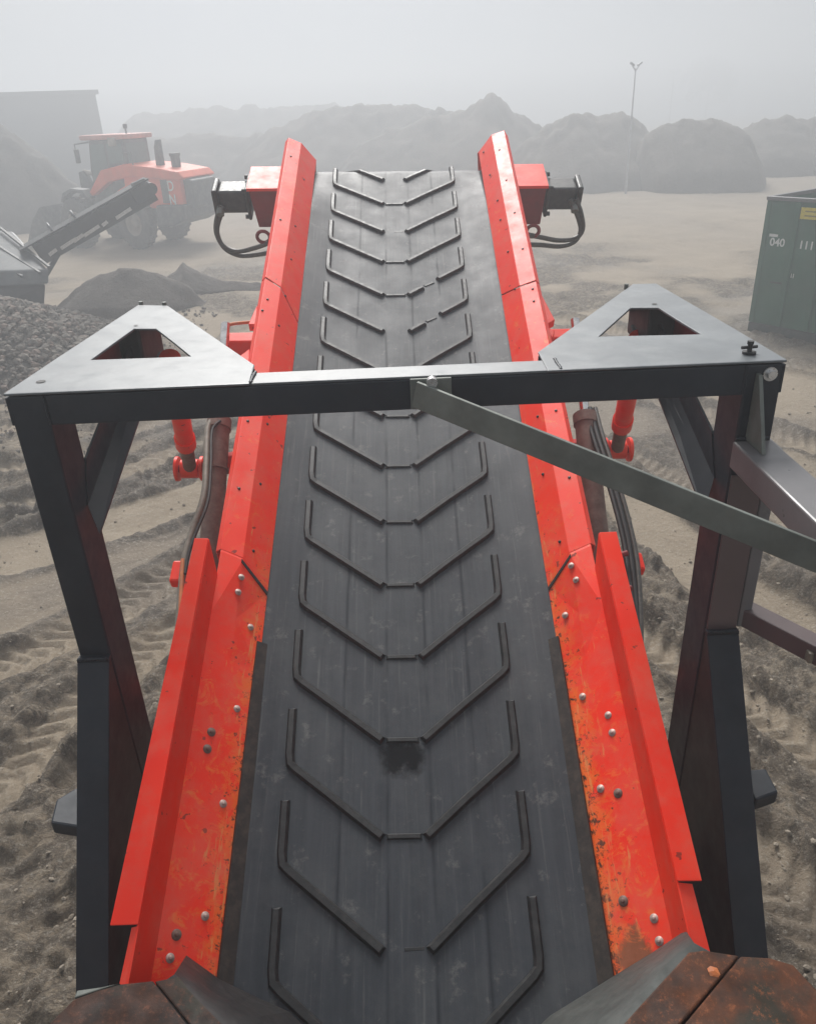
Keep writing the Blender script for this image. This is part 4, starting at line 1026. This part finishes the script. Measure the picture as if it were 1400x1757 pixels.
# arms and bucket
for sy in (-.55, .55):
    prof_y([(2.0, 2.15), (2.3, 2.25), (4.2, 1.35), (4.9, .75), (4.7, .55), (4.0, 1.1), (2.2, 1.9)], sy-.09, sy+.09, 'lift_arm', 'loader_dark', .03)
prof_y([(3.0, 2.0), (3.3, 2.55), (3.6, 2.5), (3.7, 1.5), (3.4, 1.2)], -.12, .12, 'tilt_lever', 'loader_dark', .03)
MB().tube([(2.1, 0, 2.35), (3.4, 0, 2.5)], .08, 12).build('tilt_cylinder', M['rim'], wl, world=False)
bk = MB(); bp = [(4.7, 1.45), (4.55, .9), (4.6, .35), (5.0, .08), (6.0, .10), (6.0, .14), (5.05, .16), (4.72, .40), (4.66, .9), (4.8, 1.42)]
bk.prism([(x, -1.55, z) for x, z in bp], (0, 3.1, 0))
for y in (-1.6, 1.551): bk.prism([(x, y, z) for x, z in [(4.7, 1.45), (4.55, .9), (4.6, .35), (5.0, .08), (6.0, .10), (5.3, 1.0)]], (0, .049, 0))
bk.build('bucket', M['loader_dark'], wl, world=False)

cabo.location.x = 0
def remap(x): return x-.9 if x > -1.1 else -4+(x+4)*(2.0/2.9)
def walk(o):
    if o.type == 'MESH':
        if o.name.startswith('lettering'): o.location.x = remap(o.location.x)
        else:
            for v in o.data.vertices: v.co.x = remap(v.co.x)
    for c_ in o.children: walk(c_)
bpy.context.view_layer.update(); walk(wl)

# ------------------------------------------------------------------ black screening machine with raised conveyor
k = 18.0
A = CAM+ray(62, 428)*k; B = CAM+ray(256, 322)*(k*1.03)
sm = thing('screening_machine', 'black tracked machine with stubby raised conveyor in front of the loader', 'machine', (A.x, A.y, 0))
ax_ = (B-A).normalized(); sd_ = Vector((0, 0, 1)).cross(ax_).normalized(); un = ax_.cross(sd_).normalized()
if un.z < 0: un = -un
boom = MB().bar(A-un*.06, B-un*.02, .72, .40, un).build('boom', M['black_metal'], sm, bevel=.02)
MB().bar(A-ax_*.3+un*.17, B+ax_*.05+un*.21, .60, .03, un).build('boom_belt', M['black_rubber'], sm)
L_ = (B-A).length
for i in range(7):
    p = A+ax_*L_*(.08+.14*i)
    MB().bar(p-sd_*.31+un*.14, p+sd_*.31+un*.14, .05, .07, un).build('cross_bar', M['black_metal'], boom)
ns = sd_ if (sd_.y < 0) else -sd_      # near side
MB().bar(A+ns*.375-un*.24, B+ns*.375-un*.20, .02, .12, un).build('lower_rail', M['black_metal'], boom)
for t0, t1 in ((.06, .13), (.16, .30), (.27, .36), (.36, .50), (.52, .57), (.64, .78)):
    a = A+ax_*L_*t0; b = A+ax_*L_*t1
    MB().bar(a+ns*.395-un*(.17), b+ns*.395-un*(.14), .012, .075, un).build('bright_panel', M['steel'], boom)
for tq in (.0, .28, .55, .85): 
    a = A+ax_*L_*tq; MB().bar(a+ns*.375-un*.26, a+ns*.375+un*.20, .04, .05, ax_).build('side_stay', M['black_metal'], boom)
MB().tube([B-sd_*.33, B+sd_*.33], .13, 18).build('head_roller', M['black_rubber'], sm)
MB().bar(B-ax_*.35+un*.24+ns*.2, B-ax_*.02+un*.22+ns*.2, .12, .10, un).build('roller_guard', M['grey_metal'], sm, bevel=.02)
for t0 in (.18, .38): 
    p = A+ax_*L_*t0+un*.22
    arc = [p-sd_*.28, p-sd_*.2+un*.10, p+un*.14, p+sd_*.2+un*.10, p+sd_*.28]
    MB().tube(smooth_path(arc, 4), .028, 8).build('cover_hoop', M['grey_metal'], sm)
# hopper body at lower left
def RP(x, y, kk): return CAM+ray(x, y)*kk
h8 = [RP(-180, 500, 17.2), RP(84, 487, 17.2), RP(60, 440, 18.6), RP(-160, 430, 18.6),
      RP(-180, 470, 17.2), RP(84, 462, 17.2), RP(22, 396, 18.8), RP(-160, 384, 18.8)]
MB().hexa(h8).build('hopper_cover', M['grey_metal'], sm, bevel=.04)
h9 = [RP(-180, 560, 17.3), RP(60, 520, 17.3), RP(50, 480, 18.4), RP(-160, 480, 18.4), RP(-180, 501, 17.3), RP(78, 489, 17.3), RP(60, 446, 18.5), RP(-160, 440, 18.5)]
for v in h9[:4]: v.z = .15
MB().hexa(h9).build('machine_body', M['black_metal'], sm, bevel=.03)
for x0, y0, x1, y1 in ((-40, 400, 70, 472), (-80, 415, 40, 478), (0, 392, 86, 462)):
    a = RP(x0, y0, 18.75); b = RP(x1, y1, 17.15); a.z += .03; b.z += .05
    MB().bar(a, b, .06, .05).build('cover_rib', M['black_metal'], sm, bevel=.01)
MB().box((A.x-2.2, A.y-.5, 0), (A.x-.3, A.y+.5, .6)).build('crawler_track', M['black_rubber'], sm, bevel=.2)
pz = (A+B)/2; MB().bar((pz.x-.6, pz.y+.1, pz.z-.25), (A.x-.5, A.y, .5), .1, .1).build('boom_prop', M['black_metal'], sm)

# ------------------------------------------------------------------ warehouse, masts, tree
Yw = 58
a = ony(162, 153, Yw)
wh = thing('warehouse', 'flat roofed warehouse fading into the dust at the far left', 'building', mat=Matrix.Translation((a.x, Yw, 0)) @ Matrix.Rotation(radians(25), 4, 'Z'))
MB().box((-34, 0, 0), (0, 20, a.z-.25)).build('wall', M['warehouse'], wh, world=False)
MB().box((-34.2, -.2, a.z-.25), (.2, 20.2, a.z)).build('roof', M['warehouse'], wh, world=False)
for i in range(4): MB().box((-7-8*i, -.08, 0), (-3-8*i, -.003, 4.2)).build('roller_door', M['warehouse'], wh, world=False)
def mast(px, py, Y, base_r, label):
    t_ = ony(px, py, Y)
    m_ = thing('floodlight_mast', label, 'light mast', (t_.x, Y, 0), 'floodlight masts in the dust')
    MB().tube([(t_.x, Y, 0), (t_.x, Y, t_.z*.5), (t_.x, Y, t_.z-.1)], [base_r*1.5, base_r, base_r*.7], 10).build('pole', M['pole'], m_)
    for sy in (-1, 1):
        q = Y/75
        MB().bar((t_.x, Y, t_.z-.2), (t_.x+sy*.3*q, Y, t_.z+.02), .05, .05).build('lamp_arm', M['pole'], m_)
        MB().hexa([(t_.x+sy*.16*q, Y-.12, t_.z-.02), (t_.x+sy*.48*q, Y-.12, t_.z+.10), (t_.x+sy*.48*q, Y+.12, t_.z+.10), (t_.x+sy*.16*q, Y+.12, t_.z-.02),
                   (t_.x+sy*.14*q, Y-.12, t_.z+.05), (t_.x+sy*.45*q, Y-.12, t_.z+.17), (t_.x+sy*.45*q, Y+.12, t_.z+.17), (t_.x+sy*.14*q, Y+.12, t_.z+.05)]).build('floodlight', M['grey_metal'], m_)
mast(1091, 112, 42.5, .042, 'slim floodlight mast with two lamps rising above the heaps on the right')
mast(1157, 122, 125, .07, 'fainter second floodlight mast right of the nearer one')
# a bare tree, hardly more than a grey shade, behind the heaps
tx = ony(1200, 280, 178)
tr = thing('tree', 'dim grey tree crown behind the heap right of the masts', 'tree', (tx.x, 178, 0))
MB().tube([(tx.x, 178, 0), (tx.x+.1, 178, 4), (tx.x, 178, 9.5)], [.3, .2, .08], 8).build('trunk', M['trunk'], tr)
cv_ = []; cf_ = []
for kq in range(7000):
    th = rng.uniform(0, 2*pi); ph = rng.uniform(-1, 1); r = rng.random()**.5
    c = np.array([tx.x+5.8*r*math.cos(th)*math.sqrt(1-ph*ph), 178+3.6*r*math.sin(th)*math.sqrt(1-ph*ph), 6.6+4.6*r*ph])
    if fbm(np.array([c[0]*.9]), np.array([c[2]*.9+c[1]*.5]), 2)[0] < .5: continue
    e1_ = rng.normal(size=3); e1_ /= np.linalg.norm(e1_); e2_ = np.cross(e1_, rng.normal(size=3)); e2_ /= np.linalg.norm(e2_)
    n0 = len(cv_); s1 = .26
    cv_ += [tuple(c-e1_*s1), tuple(c+e2_*s1*.6), tuple(c+e1_*s1), tuple(c-e2_*s1*.6)]; cf_.append((n0, n0+1, n0+2, n0+3))
MB().add(cv_, cf_).build('crown', simple('dark_leaf', (.05, .06, .045), .8, bmp=0), tr)

# ------------------------------------------------------------------ dusty air
hz = MB().box((-160, -20, -2), (160, 200, 10.5))
ho = hz.build('haze', M['pole']); ho.data.materials.clear()
hm = bpy.data.materials.new('dusty_air'); hm.use_nodes = True; t = hm.node_tree; t.nodes.clear()
om = t.nodes.new('ShaderNodeOutputMaterial'); pv = t.nodes.new('ShaderNodeVolumePrincipled')
pv.inputs['Color'].default_value = (.57, .595, .625, 1); pv.inputs['Density'].default_value = .0205; pv.inputs['Anisotropy'].default_value = .5
t.links.new(pv.outputs[0], om.inputs['Volume']); ho.data.materials.append(hm)
props(ho, kind='stuff')
